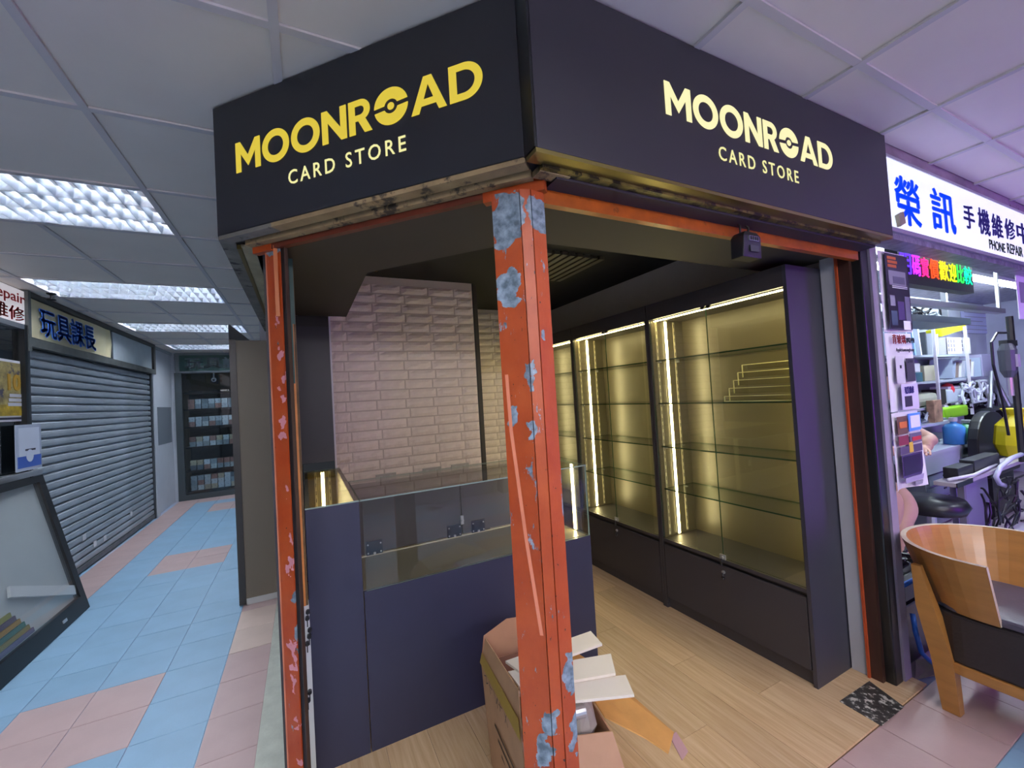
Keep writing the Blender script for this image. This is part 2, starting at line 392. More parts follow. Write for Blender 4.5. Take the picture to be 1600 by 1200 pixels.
# ---- ceiling lights with louvres
louv_m = mat('louvre', 'dfe6ee', .18, metal=.75)
def make_light(lx, ly, label, group='recessed louvred ceiling lights'):
    t = thing('ceiling_light', label, 'light', (lx, ly+.3, 2.6), group=group)
    MB().add([(lx-.605, ly+.01, 2.6), (lx+.605, ly+.01, 2.6), (lx+.605, ly+.6, 2.6), (lx-.605, ly+.6, 2.6), (lx-.6, ly+.01, 2.685), (lx+.6, ly+.01, 2.685), (lx+.6, ly+.6, 2.685), (lx-.6, ly+.6, 2.685)],
             [(7, 6, 5, 4), (0, 4, 5, 1), (1, 5, 6, 2), (2, 6, 7, 3), (3, 7, 4, 0)]).build('housing', mat('housing', 'e8ecf2', .35), t)
    for r in range(3):
        yc = ly+.11+.195*r
        MB().tube([(lx-.58, yc, 2.662), (lx+.58, yc, 2.662)], .013, 8).build('tube', tube_m, t)
    long = MB(); long.add([(-.6, -.004, .0), (.6, -.004, .0), (.6, .004, 0), (-.6, .004, 0), (-.6, -.02, .045), (.6, -.02, .045), (.6, .02, .045), (-.6, .02, .045)],
                          [(0, 1, 5, 4), (2, 3, 7, 6), (0, 3, 2, 1)])
    lm = LM.setdefault('long', long.mesh('louvre_rail', louv_m))
    for yy in (ly+.018, ly+.208, ly+.403, ly+.594): inst('louvre_rail', lm, t, (lx, yy, 2.6))
    cr = MB()
    for r in range(3):
        y0 = -.29+.195*r+.002; y1 = y0+.19
        cr.add([(-.002, y0, .0), (.002, y0, 0), (.002, y1, 0), (-.002, y1, 0), (-.012, y0, .04), (.012, y0, .04), (.012, y1, .04), (-.012, y1, .04), (0, (y0+y1)/2, .012)],
               [(0, 3, 7, 4), (1, 5, 6, 2), (0, 1, 2, 3)])
    cm = LM.setdefault('cross', cr.mesh('louvre_blade', louv_m))
    for k in range(1, 19): inst('louvre_blade', cm, t, (lx-.605+k*1.21/19, ly+.305, 2.6))
    return t
LM = {}
LL = ['nearest louvred ceiling light at the left edge beside the angled sign', 'middle louvred ceiling light above the yellow banner', 'third louvred ceiling light far down the corridor',
      'farthest louvred ceiling light near the end shop', 'louvred ceiling light over the corridor beside the camera', 'louvred ceiling light in front of the black corner sign',
      'louvred ceiling light over the wooden tub chair', 'louvred ceiling light before the phone repair shop', 'louvred ceiling light behind the camera']
for (lx, ly), lb in zip(LIGHTS, LL): make_light(lx, ly, lb)
# ---- walls far and behind
wall_m = mat('wall_white', 'c6ccd4', .7, var=.05, vs=3); wall_grey = mat('wall_grey', '6f7780', .7)
ow = mat('opposite_wall', '8d8a96', .7)
struct(MB().box(-4.2, -2.2, 0, -2.1, -2.0, 2.66).box(2.7, -2.2, 0, 9.5, -2.0, 2.66).box(-2.1, -2.2, 2.5, 2.7, -2.0, 2.66).build('wall_front', ow))
struct(MB().box(-2.1, -3.8, 0, 2.7, -3.7, 2.66).box(-2.2, -3.8, 0, -2.1, -2.2, 2.66).box(2.7, -3.8, 0, 2.8, -2.2, 2.66).build('wall_front', mat('stall_white', 'd4d2d6', .6)))
struct(MB().box(-2.2, -3.8, 2.5, 2.8, -2.2, 2.6).build('ceiling', mat('stall_ceiling', 'd4d2d6', .6)))
struct(MB().box(-2.2, -3.8, -.05, 2.8, -2.2, 0).build('floor', mat('stall_floor', 'b0a8a4', .5)))
for k_, sy_ in enumerate((-2.45, -3.0)):  # stall out of view, its lamps added to brighten the shop interior
    t_ = thing('tube_lamp', ['front row of tubes in the bright stall opposite', 'rear row of tubes in the bright stall opposite'][k_], 'light', (.3, sy_, 2.44))
    MB().box(-1.9, sy_-.06, 2.47, 2.5, sy_+.06, 2.499).build('batten', mat('stall_white', 'd4d2d6', .6), t_)
    for a_ in (-1.85, -.4, 1.05):
        for d_ in (-.03, .03): MB().tube([(a_, sy_+d_, 2.452), (a_+1.35, sy_+d_, 2.452)], .014, 6).build('tube', emit('tube_stall', 'f6f0f4', STALL), t_)
sc0 = thing('stall_counter', 'white counter across the front of the bright stall opposite', 'counter', (.3, -2.3, 0))
MB().box(-2.0, -2.5, 0, 2.6, -2.15, .9).build('body', mat('stall_counter', 'b8b6bc', .5), sc0); MB().box(-2.05, -2.55, .9, 2.65, -2.1, .93).build('top', white_m, sc0)

struct(MB().box(-2.25, -2.0, 0, -2.06, 3.2, 2.6).build('wall_left', mat('left_wall', '74787e', .7)))
struct(MB().box(-2.4, 8.0, 0, -2.05, 9.3, 2.6).build('wall_left', wall_m))
struct(MB().box(-2.4, 9.2, 0, -2.0, 9.4, 2.6).box(-2.0, 9.2, 2.25, .4, 9.4, 2.3).build('wall_back', wall_m))
struct(MB().box(-.2, 5.6, 0, -.05, 9.3, 2.6).build('wall_right', wall_m))
MB().box(-2.055, 8.35, 1.05, -2.046, 9.1, 1.65).build('grey_patch', wall_grey, bpy.data.objects['wall_left.001'])
struct(MB().box(-2.6, 3.0, 2.56, -2.03, 9.2, 2.66).build('trim_1', mat('bulkhead', '9aa0a6', .6)))
# ================================================================== CORNER SHOP: shell
A = Vector((-.249, 1.777, 0)); B = Vector((.552, .943, 0)); CD = (B-A).normalized(); CN = Vector((CD.y, -CD.x, 0))   # CN points inwards
if CN.y < 0: CN = -CN
def ch(s, d, z): return A+CD*s+CN*d+Vector((0, 0, z))       # s along the angled front, d inwards
LEN = (B-A).length
# letters of the name
def arc(cx, cy, r, a0, a1, n=16): return [(cx+r*math.cos(R(a0+(a1-a0)*k/n)), cy+r*math.sin(R(a0+(a1-a0)*k/n))) for k in range(n+1)]
GL = {
 'M': (1.02, [[(0, 0), (.0, 1), (.2, 1), (.51, .5), (.82, 1), (1.02, 1), (1.02, 0), (.81, 0), (.81, .6), (.51, .15), (.21, .6), (.21, 0)]]),
 'O': (1.06, [arc(.53, .5, .53, 0, 354, 40), arc(.53, .5, .31, 0, 354, 40)]),
 'N': (.86, [[(0, 0), (0, 1), (.2, 1), (.65, .38), (.65, 1), (.86, 1), (.86, 0), (.66, 0), (.21, .62), (.21, 0)]]),
 'R': (.76, [[(0, 0), (0, 1)]+arc(.40, .69, .31, 90, -62, 14)+[(.76, 0), (.51, 0), (.31, .38), (.21, .38), (.21, 0)], [(.21, .55)]+arc(.38, .685, .135, -90, 90, 10)+[(.21, .82)]]),
 'A': (1.04, [[(0, 0), (.4, 1), (.64, 1), (1.04, 0), (.81, 0), (.735, .19), (.305, .19), (.23, 0)], [(.375, .37), (.665, .37), (.52, .77)]]),
 'D': (.92, [[(0, 0), (0, 1)]+arc(.42, .5, .5, 90, -90, 22), [(.21, .19)]+arc(.40, .5, .31, -90, 90, 18)+[(.21, .81)]]),
}
def half(sgn):
    Ro, ri, h = .53, .21, .065
    a = math.degrees(math.asin(h/Ro)); b = math.degrees(math.asin(h/ri))
    p = arc(0, 0, Ro, a, 180-a, 24)+arc(0, 0, ri, 180-b, b, 14)
    tilt = R(4); p = [(x*math.cos(tilt)-y*math.sin(tilt), x*math.sin(tilt)+y*math.cos(tilt)) for x, y in p] if sgn > 0 else [(-x*math.cos(tilt)+y*math.sin(tilt), -x*math.sin(tilt)-y*math.cos(tilt)) for x, y in p]
    return [(x+.53, y+.5) for x, y in p]
GL['Q'] = (1.06, [half(1), half(-1), arc(.53, .5, .105, 0, 348, 24)])
WORD = 'MOONRQAD'; GAP = .085; WTOT = sum(GL[c][0] for c in WORD)+GAP*7
def wordmark(parent, o, xd, wid, hei, m):
    s = wid/WTOT; x = 0
    for c in WORD:
        me = curve_mesh(GL[c][1], .02); wd = GL[c][0]
        put_mesh('letter', me, m, parent, Vector(o)+xd*(x*s), xd, Z, wd*s, hei, .0015, bounds=(0, wd, 0, 1)); x += wd+GAP
def sign_letters(parent, o, xd, m):
    wordmark(parent, o+Z*2.336, xd, .945, .106, m)
    x0 = o+xd*.235
    text('letter', 'CARD STORE', letter_s, parent, x0+Z*2.2415, xd, Z, .455, .0475, .0015, offset=.004, spacing=1.34)
sg = thing('fascia_sign', 'black angled shop sign with glowing yellow MOONROAD lettering, left of the orange post', 'sign', (A.x, A.y, 2.13))
MB().prism([(A.x, A.y), (B.x, B.y), (B.x+.10, B.y+.10), (A.x+.10, A.y+.14)], 2.135, 2.6).build('panel', black_panel, sg, bevel=.0015)
MB().prism([(A.x, A.y+.004), (A.x+.1, A.y+.14), (A.x+.1, 3.8), (A.x, 3.8)], 2.135, 2.6).build('side_panel', black_panel, sg)
sign_letters(sg, ch(.107, -.0006, 0), CD, letter_l)
sg2 = thing('fascia_sign', 'black front shop sign with pale glowing MOONROAD lettering, right of the orange post', 'sign', (1.5, .95, 2.13))
MB().box(.560, .887, 2.13, 2.452, 1.0, 2.6).build('panel', violet_panel, sg2, bevel=.0015)
MB().prism([(.553, .889), (.5595, .889), (.5595, .99), (.553, .945)], 2.132, 2.6).build('corner_trim', trim_black, sg2)
sign_letters(sg2, Vector((1.031, .8864, 0)), X, letter_r)
MB().box(.556, .888, 2.118, 2.452, .94, 2.1295).build('bottom_trim', brass_m, sg2)
# under the signs: weathered boards, battens and header beams
old_wood = mat('old_wood', '8f7a58', .6, var=.35, vs=9, vscale=(1, 1, 1), dirt='3a3128', dthr=.56, ds=11)
grey_wood = mat('grey_wood', '6d6a62', .7, var=.35, vs=8, dirt='2f2c2a', dthr=.56, ds=9)
hb = thing('header_frame', 'weathered wood and red steel header under the angled left sign', 'frame', (.15, 1.4, 2.08))
hb2 = thing('header_frame', 'orange steel header beam under the front sign, above the entrance', 'frame', (1.5, 1.0, 2.06))
hb3 = thing('side_soffit', 'worn wooden boards under the sign return along the corridor', 'soffit', (-.2, 2.8, 2.12))
def chbar(name, m, s0, s1, d0, d1, z0, z1, par=None):
    p = [ch(s0, d0, 0), ch(s1, d0, 0), ch(s1, d1, 0), ch(s0, d1, 0)]
    return MB().prism([(q.x, q.y) for q in p], z0, z1).build(name, m, par or hb)
chbar('board', old_wood, .25, LEN-.0, .004, .045, 2.12, 2.1345); chbar('board', grey_wood, .0, .25, .004, .045, 2.12, 2.1345)
chbar('batten', old_wood, .06, LEN-.0, .058, .085, 2.108, 2.128)
orange_hdr = paint_mat('orange_header', [], [], .64, '98380c'); dark_red = mat('dark_red_paint', '5a2413', .5, var=.3, vs=12)
chbar('header_beam', dark_red, .1, LEN-.12, .088, .11, 2.09, 2.128)
chbar('header_cap', orange_hdr, .06, .15, .086, .112, 2.085, 2.126); chbar('header_cap', orange_hdr, LEN-.16, LEN+.03, .086, .112, 2.078, 2.118)
MB().box(.6, .93, 2.108, 2.44, .955, 2.118).build('board', mat('mottled_strip', '6f6434', .35, metal=.4, var=.5, vs=20, dirt='1c1710', dthr=.5, ds=18), hb2)
MB().box(.66, .955, 2.10, 2.45, 1.02, 2.117).build('soffit_board', mat('dark_board', '221e2a', .6), hb2)  # dark soffit board between the mottled strip and the beam
MB().box(.60, .945, 2.105, .70, .985, 2.122).build('batten', old_wood, hb2)
MB().box(.655, 1.02, 2.07, 2.44, 1.028, 2.112).box(.655, 1.02, 2.058, 2.44, 1.045, 2.07).build('header_beam', mat('orange_beam', '9a4a0c', .35, var=.25, vs=14, dirt='7a3d10', dthr=.6, ds=16), hb2)
MB().box(-.249, 1.79, 2.125, -.20, 3.8, 2.1345).build('board', grey_wood, hb3)
MB().box(-.20, 1.85, 2.118, -.185, 3.8, 2.15).build('batten', mat('ochre_batten', '5f4d18', .6), hb3)
MB().box(-.185, 1.83, 2.122, -.14, 3.8, 2.13).build('batten', mat('cream_batten', 'a39878', .7, var=.2), hb3)
# soffit, recessed ceiling and walls of the shop
so = struct(MB().prism([(.66, 1.03), (2.50, 1.03), (2.50, 1.42), (.82, 1.42), (.775, 1.46), (.29, 2.0)], 2.11, 2.16)
            .prism([(.66, 1.03), (.29, 2.0), (.29, 3.05), (-.05, 3.05), (-.05, 1.79)], 2.11, 2.16).build('ceiling', soffit_m))
MB().prism([(.82, 1.42), (2.5, 1.42), (2.5, 1.44), (.83, 1.44)], 2.16, 2.44).prism([(.29, 2.0), (.82, 1.42), (.83, 1.44), (.31, 2.01)], 2.16, 2.44).box(.27, 2.0, 2.16, .29, 3.05, 2.44).build('soffit_fascia', dark_ceiling_m, so)
struct(MB().prism([(.7, 1.1), (2.6, 1.1), (2.6, 4.1), (-.1, 4.1), (-.1, 1.95)], 2.41, 2.46).build('ceiling', dark_ceiling_m))
wr = struct(MB().box(2.478, 1.165, 0, 2.52, 4.1, 2.42).build('wall_right', mat('shop_wall', 'd6cec4', .7, var=.03)))
struct(MB().box(-.12, 1.9, 0, -.06, 5.6, 2.42).build('wall_left', mat('shop_side', '3a3a3e', .6)))
brick_m = mat('white_brick', 'e4d6cc', .65, var=.07, vs=14, bump=.7, bs=22, rnd=.03)
mort_m = mat('brick_joint', 'c4b5aa', .8, bump=.3, bs=30)
def brick_wall(name, x0, x1, y, z0, z1, m):
    w = struct(MB().box(x0, y+.004, 0, x1, y+.06, z1).build(name, mort_m))
    L, H = .205, .0695; ms = []
    for k in range(4):
        b = MB(); rr = random.Random(k)
        nx, nz = 5, 3; rows = []
        for j in range(nz+1):
            rows.append([((i/nx-.5)*(L-.010)*(1 if 0 < j < nz else 1), 0 if (i in (0, nx) or j in (0, nz)) else -.008-rr.random()*.006, (j/nz-.5)*(H-.010)) for i in range(nx+1)])
        b.grid(rows); b.add([(s*(L-.006)/2, .006, t*(H-.006)/2) for s, t in ((-1, -1), (1, -1), (1, 1), (-1, 1))], [])
        ms.append(b)
    full = [b.mesh('brick', brick_m) for b in ms]
    r = 0; z = z0
    while z+H <= z1+.001:
        x = x0-(.5*L if r % 2 else .13)+random.uniform(-.01, .01)*0
        while x < x1-.01:
            a, c = max(x, x0), min(x+L, x1)
            if c-a > .03: inst('brick', random.choice(full), w, ((a+c)/2, y, z+H/2), 0, ((c-a)/L, 1, 1))
            x += L
        z += H; r += 1
    return w
WY = 3.06
bw = brick_wall('wall_back', .185, 1.235, WY, .62, 2.42, brick_m)
MB().box(.176, WY-.006, .62, .187, WY+.05, 2.11).build('edge_trim', white_m, bw)
brick_wall('wall_back', 1.30, 2.14, 3.95, .5, 2.42, brick_m)
MB().box(1.236, WY+.01, .6, 1.25, WY+.03, 2.42).build('edge_trim', mat('black_edge', '0c0c0c', .6), bw)
struct(MB().box(2.14, 3.97, 0, 2.48, 4.05, 2.42).box(1.237, WY+.06, 0, 1.3, 4.05, 2.42).build('wall_back', soffit_m))
# small louvred lamp and vent in the recessed ceiling
tl = thing('ceiling_lamp', 'small gold louvred lamp glimpsed above the brick wall corner', 'light', (.42, 2.55, 2.40))
MB().box(.30, 2.2, 2.38, .46, 2.8, 2.408).build('housing', dark_ceiling_m, tl)
for k in range(8): MB().box(.44, 2.22+.07*k, 2.35, .462, 2.26+.07*k, 2.38).build('louvre_blade', mat('gold_louvre', 'a08a50', .25, metal=.8), tl)
vg = thing('ceiling_vent', 'dark slatted air vent in the black shop ceiling', 'vent', (1.5, 2.4, 2.4))
for k in range(9): MB().box(1.35+.06*k, 2.2, 2.385, 1.39+.06*k, 2.75, 2.409).build('slat', mat('vent_dark', '4a4438', .5), vg)
# ---- orange centre post
Q0, Q1, Q2, Q3 = (.505, 1.066), (.5655, 1.006), (.597, .996), (.645, 1.002)
blobs = [((.53, 1.03, 2.00), (.05, .05, .085)), ((.528, 1.03, 1.80), (.03, .05, .06)), ((.62, .99, 2.02), (.045, .03, .05)), ((.565, 1.0, 1.55), (.014, .02, .06)),
         ((.56, 1.0, 1.42), (.012, .02, .03)), ((.525, 1.04, 1.44), (.016, .03, .025)), ((.605, .99, 1.66), (.012, .02, .02)),
         ((.63, 1, .72), (.018, .02, .06)), ((.635, 1, .56), (.018, .02, .06)), ((.56, 1.01, .60), (.03, .03, .035)), ((.55, 1.02, .52), (.022, .03, .05)), ((.548, 1.02, .40), (.015, .03, .09))]
post_m = paint_mat('orange_post', blobs, [], .615, '96390a')
pst = thing('corner_post', 'tall orange steel corner post with chipped paint between the two openings', 'post', (.58, 1.02, 0))
def plate(a, b, th, g=.0016):
    a, b = Vector((*a, 0)), Vector((*b, 0)); d = (b-a).normalized(); n = Vector((-d.y, d.x, 0)); a = a+d*g; b = b-d*g
    return [(p.x, p.y) for p in (a, b, b+n*th, a+n*th)]
def plate_world(poly, z0, z1, name, m, par): return MB().prism(poly, z0, z1).build(name, m, par)
pst.location = (0, 0, 0); WM[pst.name] = Matrix.Identity(4); pst.matrix_world = Matrix.Identity(4)
for a, b in ((Q0, Q1), (Q1, Q2), (Q2, Q3)): plate_world(plate(a, b, .006), .0, 2.078, 'face_plate', post_m, pst)
MB().prism([(.512, 1.068), (.567, 1.013), (.598, 1.004), (.641, 1.010), (.641, 1.07), (.56, 1.10)], 0, 2.07).build('core', mat('rust_core', '2a1a14', .8), pst)
tape_m = mat('tape', 'd98464', .25)
def onface(a, b, s, z, off=.0006):
    a, b = Vector((*a, 0)), Vector((*b, 0)); d = (b-a).normalized(); n = Vector((d.y, -d.x, 0)); return a+d*s+n*off+Z*z
tp = [onface(Q0, Q1, .016, 1.56), onface(Q0, Q1, .02, 1.40), onface(Q0, Q1, .045, 1.10), onface(Q0, Q1, .073, .84)]
m_ = MB(); 
for p, q in zip(tp, tp[1:]):
    e = (Vector((*Q1, 0))-Vector((*Q0, 0))).normalized()*.005; m_.add([p-e, p+e, q+e, q-e], [(0, 1, 2, 3)])
m_.build('tape_strip', tape_m, pst)
# ---- left guide post
spots = [((0, 0, z), (.0, .0, .0)) for z in ()]
def gp(s, d, z): return ch(s, d, z)
spots = [(tuple(ch(.155+random.uniform(-.004, .01), .1, z)), (.014, .014, h)) for z, h in ((1.83, .03), (1.74, .016), (1.70, .02), (1.60, .02), (1.54, .022), (1.46, .03), (1.40, .02), (1.2, .02), (1.05, .03), (.93, .045), (.62, .05), (.55, .07), (.38, .03), (.25, .03))]
lp_m = paint_mat('orange_guide', [(tuple(ch(.15, .1, 2.09)), (.05, .05, .03)), (tuple(ch(.185, .1, .84)), (.012, .012, .05)), (tuple(ch(.185, .1, .68)), (.012, .012, .06))], spots, .66, '9c390c')
lp = thing('guide_post', 'orange steel shutter guide post with pink paint spots, left of the counter', 'post'); 
chbar('face_plate', lp_m, .112, .176, .1, .108, 0, 2.09, lp)
chbar('edge_flange', mat('pale_orange', 'c77a5a', .5, var=.2), .105, .112, .1, .14, 0, 2.09, lp)
chbar('channel', mat('channel_black', '0a0a0a', .5), .176, .197, .105, .118, 0, 2.1, lp)
chbar('flange', mat('brown_flange', '3b2a22', .5, var=.3), .197, .201, .1, .112, 0, 2.1, lp)
jb = thing('door_jamb', 'inner orange door jamb with a green painted top', 'jamb', (-.03, 1.9, 0))
jm = mat('jamb_orange', 'c9803f', .45, var=.2, vs=10, dirt='6a5a30', dthr=.62); 
MB().box(-.062, 1.875, .72, -.022, 1.93, 1.84).build('post', jm, jb)
MB().box(-.062, 1.875, 1.60, -.024, 1.874, 1.84).box(-.05, 1.873, 1.84, -.015, 1.93, 2.105).build('green_top', mat('jamb_green', '33564f', .5), jb)
MB().box(-.024, 1.878, .72, -.014, 1.93, 2.1).build('brown_edge', mat('jamb_brown', '5a4322', .6, var=.4, vs=20), jb)
MB().prism([(-.075, 1.72), (-.062, 1.72), (-.062, 1.93), (-.075, 1.93)], 1.84, 2.1).build('side_plate', mat('jamb_deep', 'a4551c', .5), jb)
kb = thing('key_board', 'narrow white board with black keys beside the counter', 'board', (-.04, 1.9, 0))
MB().box(-.075, 1.89, .011, -.012, 1.93, .72).build('board', mat('white_board', 'cdd2d0', .6), kb)
for kx, kz in ((-.017, .692), (-.020, .668), (-.013, .62), (-.016, .597), (-.024, .57), (-.023, .382), (-.030, .352)):
    MB().tube([(kx, 1.889, kz), (kx, 1.875, kz)], .008, 12).box(kx-.002, 1.872, kz-.03, kx+.002, 1.876, kz).build('key', black_m, kb)
# right jamb, column
rj = thing('jamb_column', 'black steel column with an orange edge right of the glass cabinets', 'column', (2.48, 1.05, 0))
MB().box(2.425, 1.108, .003, 2.437, 1.118, 2.11).build('orange_edge', mat('jamb_red', 'b04a22', .45, var=.2), rj)
MB().box(2.437, 1.118, .012, 2.477, 1.188, 2.11).build('white_board', mat('jamb_white', 'b4b4b8', .6), rj)
MB().box(2.437, 1.06, .003, 2.462, 1.117, 2.11).build('brown_plate', mat('jamb_rust', '3a221b', .4, var=.4, vs=12, vscale=(1, 1, .2)), rj)
MB().box(2.462, 1.02, 0, 2.535, 1.16, 2.13).build('shaft', mat('column_black', '17191a', .3, var=.3, vs=8), rj, bevel=.008)
MB().box(2.535, 1.012, .0, 2.60, 1.15, 2.15).build('mauve_face', mat('mauve_paint', '8d8498', .5, var=.08), rj)
st = thing('floor_plate', 'worn silver metal plate on the floor by the black column', 'plate', (2.28, 1.02, .011))
MB().prism([(2.138, 1.104), (2.128, .945), (2.333, .945), (2.40, 1.10)], .011, .0135).build('plate', mat('checker_plate', '4c4a47', .35, metal=.2, var=.5, vs=30, dirt='d8d6cc', dthr=.53, ds=30), st)
# ---- key safe hanging from the header
ks = thing('key_safe', 'small black combination key safe hanging from the orange header', 'lock box', (1.53, .99, 1.96))
MB().add([(1.475, .965, 1.965), (1.585, .965, 1.965), (1.585, 1.015, 1.965), (1.475, 1.015, 1.965), (1.48, .96, 2.045), (1.58, .96, 2.045), (1.58, 1.015, 2.045), (1.48, 1.015, 2.045), (1.495, .965, 2.062), (1.565, .965, 2.062), (1.565, 1.012, 2.062), (1.495, 1.012, 2.062)],
         [(3, 2, 1, 0), (0, 1, 5, 4), (1, 2, 6, 5), (2, 3, 7, 6), (3, 0, 4, 7), (4, 5, 9, 8), (5, 6, 10, 9), (6, 7, 11, 10), (7, 4, 8, 11), (8, 9, 10, 11)]).build('body', mat('safe_black', '1d1f24', .4), ks, bevel=.004)
MB().box(1.505, .955, 2.025, 1.56, .9605, 2.042).build('dial_window', alu_m, ks)
for k in range(4): MB().box(1.509+.013*k, .953, 2.027, 1.517+.013*k, .956, 2.040).build('dial', black_m, ks)
MB().box(1.51, .9575, 1.985, 1.56, .961, 2.008).build('front_plate', mat('safe_plate', '3c3f46', .5), ks)
sh = [(1.505, .99, 2.05), (1.505, .99, 2.09), (1.51, 1.0, 2.104), (1.55, 1.0, 2.104), (1.555, .99, 2.09), (1.555, .99, 2.05)]
MB().tube(sh, .004, 8).build('shackle', black_m, ks, smooth=True)
# ================================================================== GLASS CABINETS
def glass_shelf(x0, y0, x1, y1, z, th, parent, name='glass_shelf'):
    m = MB(); m.box(x0, y0, z, x1, y1, z+th); m.mi = [0, 0, 1, 1, 1, 1]; return m.build(name, [shelf_glass, edge_m], parent)
stand_m = mat('standard_white', 'e6dcb8', .4)
CX, CBX, CH = 2.14, 2.472, 2.065
def led_profile(parent, x, y, z0, z1, face):
    MB().box(x-.011, y, z0, x+.011, y+face*.006, z1).build('led_channel', mat('led_channel', 'e6dfc0', .4), parent)
    MB().box(x-.009, y+face*.006, z0+.005, x+.009, y+face*.009, z1-.005).build('led_strip', led_m, parent)
def standard(parent, x, y, z0, z1, face):
    s = MB().box(x-.007, y, z0, x+.007, y+face*.004, z1).build('shelf_standard', stand_m, parent)
    n = int((z1-z0)/.05); m = MB()
    for k in range(n): m.box(x-.002, y+face*.0035, z0+.02+k*.05, x+.002, y+face*.0048, z0+.045+k*.05)
    o = m.build('slots', black_m, s); o['kind'] = 'stuff'
def make_cabinet(y0, y1, label, first=False):
    t = thing('glass_cabinet', label, 'cabinet', (CX+.16, (y0+y1)/2, .011), group='grey glass display cabinets along the right wall')
    z0 = .011
    MB().box(CX, y0, z0, CBX, y0+.018, CH).build('side_panel', cab_end if first else cab_m, t)
    MB().box(CX, y1-.018, z0, CBX, y1, CH).build('side_panel', cab_m, t)
    MB().box(CX+.004, y0+.018, .455, CX+.33, y1-.018, .475).build('display_floor', cab_m, t)
    MB().box(CBX-.012, y0+.018, .475, CBX-.002, y1-.018, 1.965).build('back_panel', cab_in, t)
    for y, f in ((y0+.018, 1), (y1-.018, -1)):
        MB().box(CX+.02, y, .475, CBX-.012, y+f*.003, 1.965).build('inner_side', cab_in, t)
        xc = (CX+CBX)/2-.02
        led_profile(t, xc, y+f*.003, .48, 1.955, f)
        for dx in (-.085, .085): standard(t, xc+dx, y+f*.003, .49, 1.95, f)
    MB().box(CX, y0+.018, 1.96, CBX, y1-.018, CH).build('cornice', cab_m, t)
    MB().box(CX+.028, y0+.03, 1.952, CX+.046, y1-.03, 1.96).build('led_channel', mat('led_channel', 'e6dfc0', .4), t)
    MB().box(CX+.031, y0+.035, 1.947, CX+.043, y1-.035, 1.952).build('led_strip', led_m, t)
    for z in (1.68, 1.387, 1.094, .806):
        glass_shelf(CX+.035, y0+.026, CBX-.02, y1-.026, z-.006, .008, t)
        for y, f in ((y0+.021, 1), (y1-.021, -1)):
            for dx in (-.085, .085):
                xc = (CX+CBX)/2-.02+dx; MB().box(xc-.004, y, z-.016, xc+.004, y+f*.03, z-.007).build('shelf_peg', steel_m, t)
    ym = (y0+y1)/2
    for a, b in ((y0+.021, ym-.0015), (ym+.0015, y1-.021)):
        g = MB().box(CX+.004, a, .482, CX+.009, b, 1.957); g.mi = [1, 1, 1, 0, 1, 0]
        d = g.build('glass_door', [glass_m, edge_m], t)
        e = ym-.02 if a < ym-.1 else ym+.02
        MB().box(CX+.002, e-.012, 1.945, CX+.012, e+.012, 1.962).build('pivot', black_m, d)
    MB().box(CX+.012, y0+.02, 1.93, CX+.0121, y0+.021, 1.931).build('stop', steel_m, t)
    lk = MB().box(CX-.004, ym-.018, .478, CX+.004, ym+.018, .505).tube([(CX-.012, ym, .49), (CX, ym, .49)], .008, 12).build('lock', steel_m, t)
    MB().tube([(CX-.012, ym, .486), (CX-.014, ym, .462)], .003, 6).lathe((CX-.014, ym, .445), [(.0, .0), (.008, .004), (.008, .014), (0, .018)], 10).build('key', mat('dark_steel', '55565a', .3, metal=1), lk)
    d = MB().box(CX-.0005, y0+.024, .085, CX+.016, y1-.024, .437).build('flap_door', cab_m, t, bevel=.0015)
    k2 = MB().tube([(CX-.008, ym, .405), (CX, ym, .405)], .010, 14).build('lock', steel_m, d)
    MB().tube([(CX-.010, ym, .402), (CX-.012, ym, .382)], .003, 6).lathe((CX-.012, ym, .362), [(0, 0), (.009, .004), (.009, .016), (0, .02)], 10).build('key', mat('dark_steel', '55565a', .3, metal=1), k2)
    MB().box(CX+.012, y0+.018, .437, CX+.02, y1-.018, .455).build('shadow_gap', trim_black, t)
    MB().box(CX+.02, y0+.018, z0, CX+.035, y1-.018, .085).build('plinth', cab_m, t)
    return t
make_cabinet(1.193, 2.128, 'grey glass display cabinet nearest the entrance with an acrylic riser inside', True)
make_cabinet(2.131, 3.03, 'middle grey glass display cabinet along the right wall')
make_cabinet(3.033, 3.93, 'farthest grey glass display cabinet half hidden by the orange post')
ac = thing('acrylic_riser', 'clear stepped acrylic riser on the second shelf of the nearest cabinet', 'riser', (2.32, 1.4, 1.389))
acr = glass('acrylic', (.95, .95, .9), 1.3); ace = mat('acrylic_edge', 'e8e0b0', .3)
for k in range(5):
    x = CX+.06+.045*k; z = 1.3910+.045*k
    MB().box(x, 1.23, z, x+.045, 1.62, z+.002).build('step', [acr], ac)
    MB().box(x, 1.23, z-.001 if k else z, x+.003, 1.62, z+.03).build('lip', [acr], ac)
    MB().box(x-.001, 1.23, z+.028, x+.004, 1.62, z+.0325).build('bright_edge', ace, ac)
for y in (1.232, 1.618): 
    pts = []
    for k in range(5): pts += [(CX+.06+.045*k, 1.3910+.045*k), (CX+.06+.045*k, 1.3910+.03+.045*k)]
    MB().add([(CX+.06, y, 1.3910), (CX+.285, y, 1.3910), (CX+.285, y, 1.60), (CX+.24, y, 1.60)], [(0, 1, 2, 3)]).build('end_plate', [acr], ac)
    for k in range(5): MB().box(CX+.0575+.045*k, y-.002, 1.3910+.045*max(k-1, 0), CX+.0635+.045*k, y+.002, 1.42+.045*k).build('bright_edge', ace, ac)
MB().box(CX+.055, 1.23, 1.3900, CX+.07, 1.62, 1.3950).build('bright_edge', ace, ac)
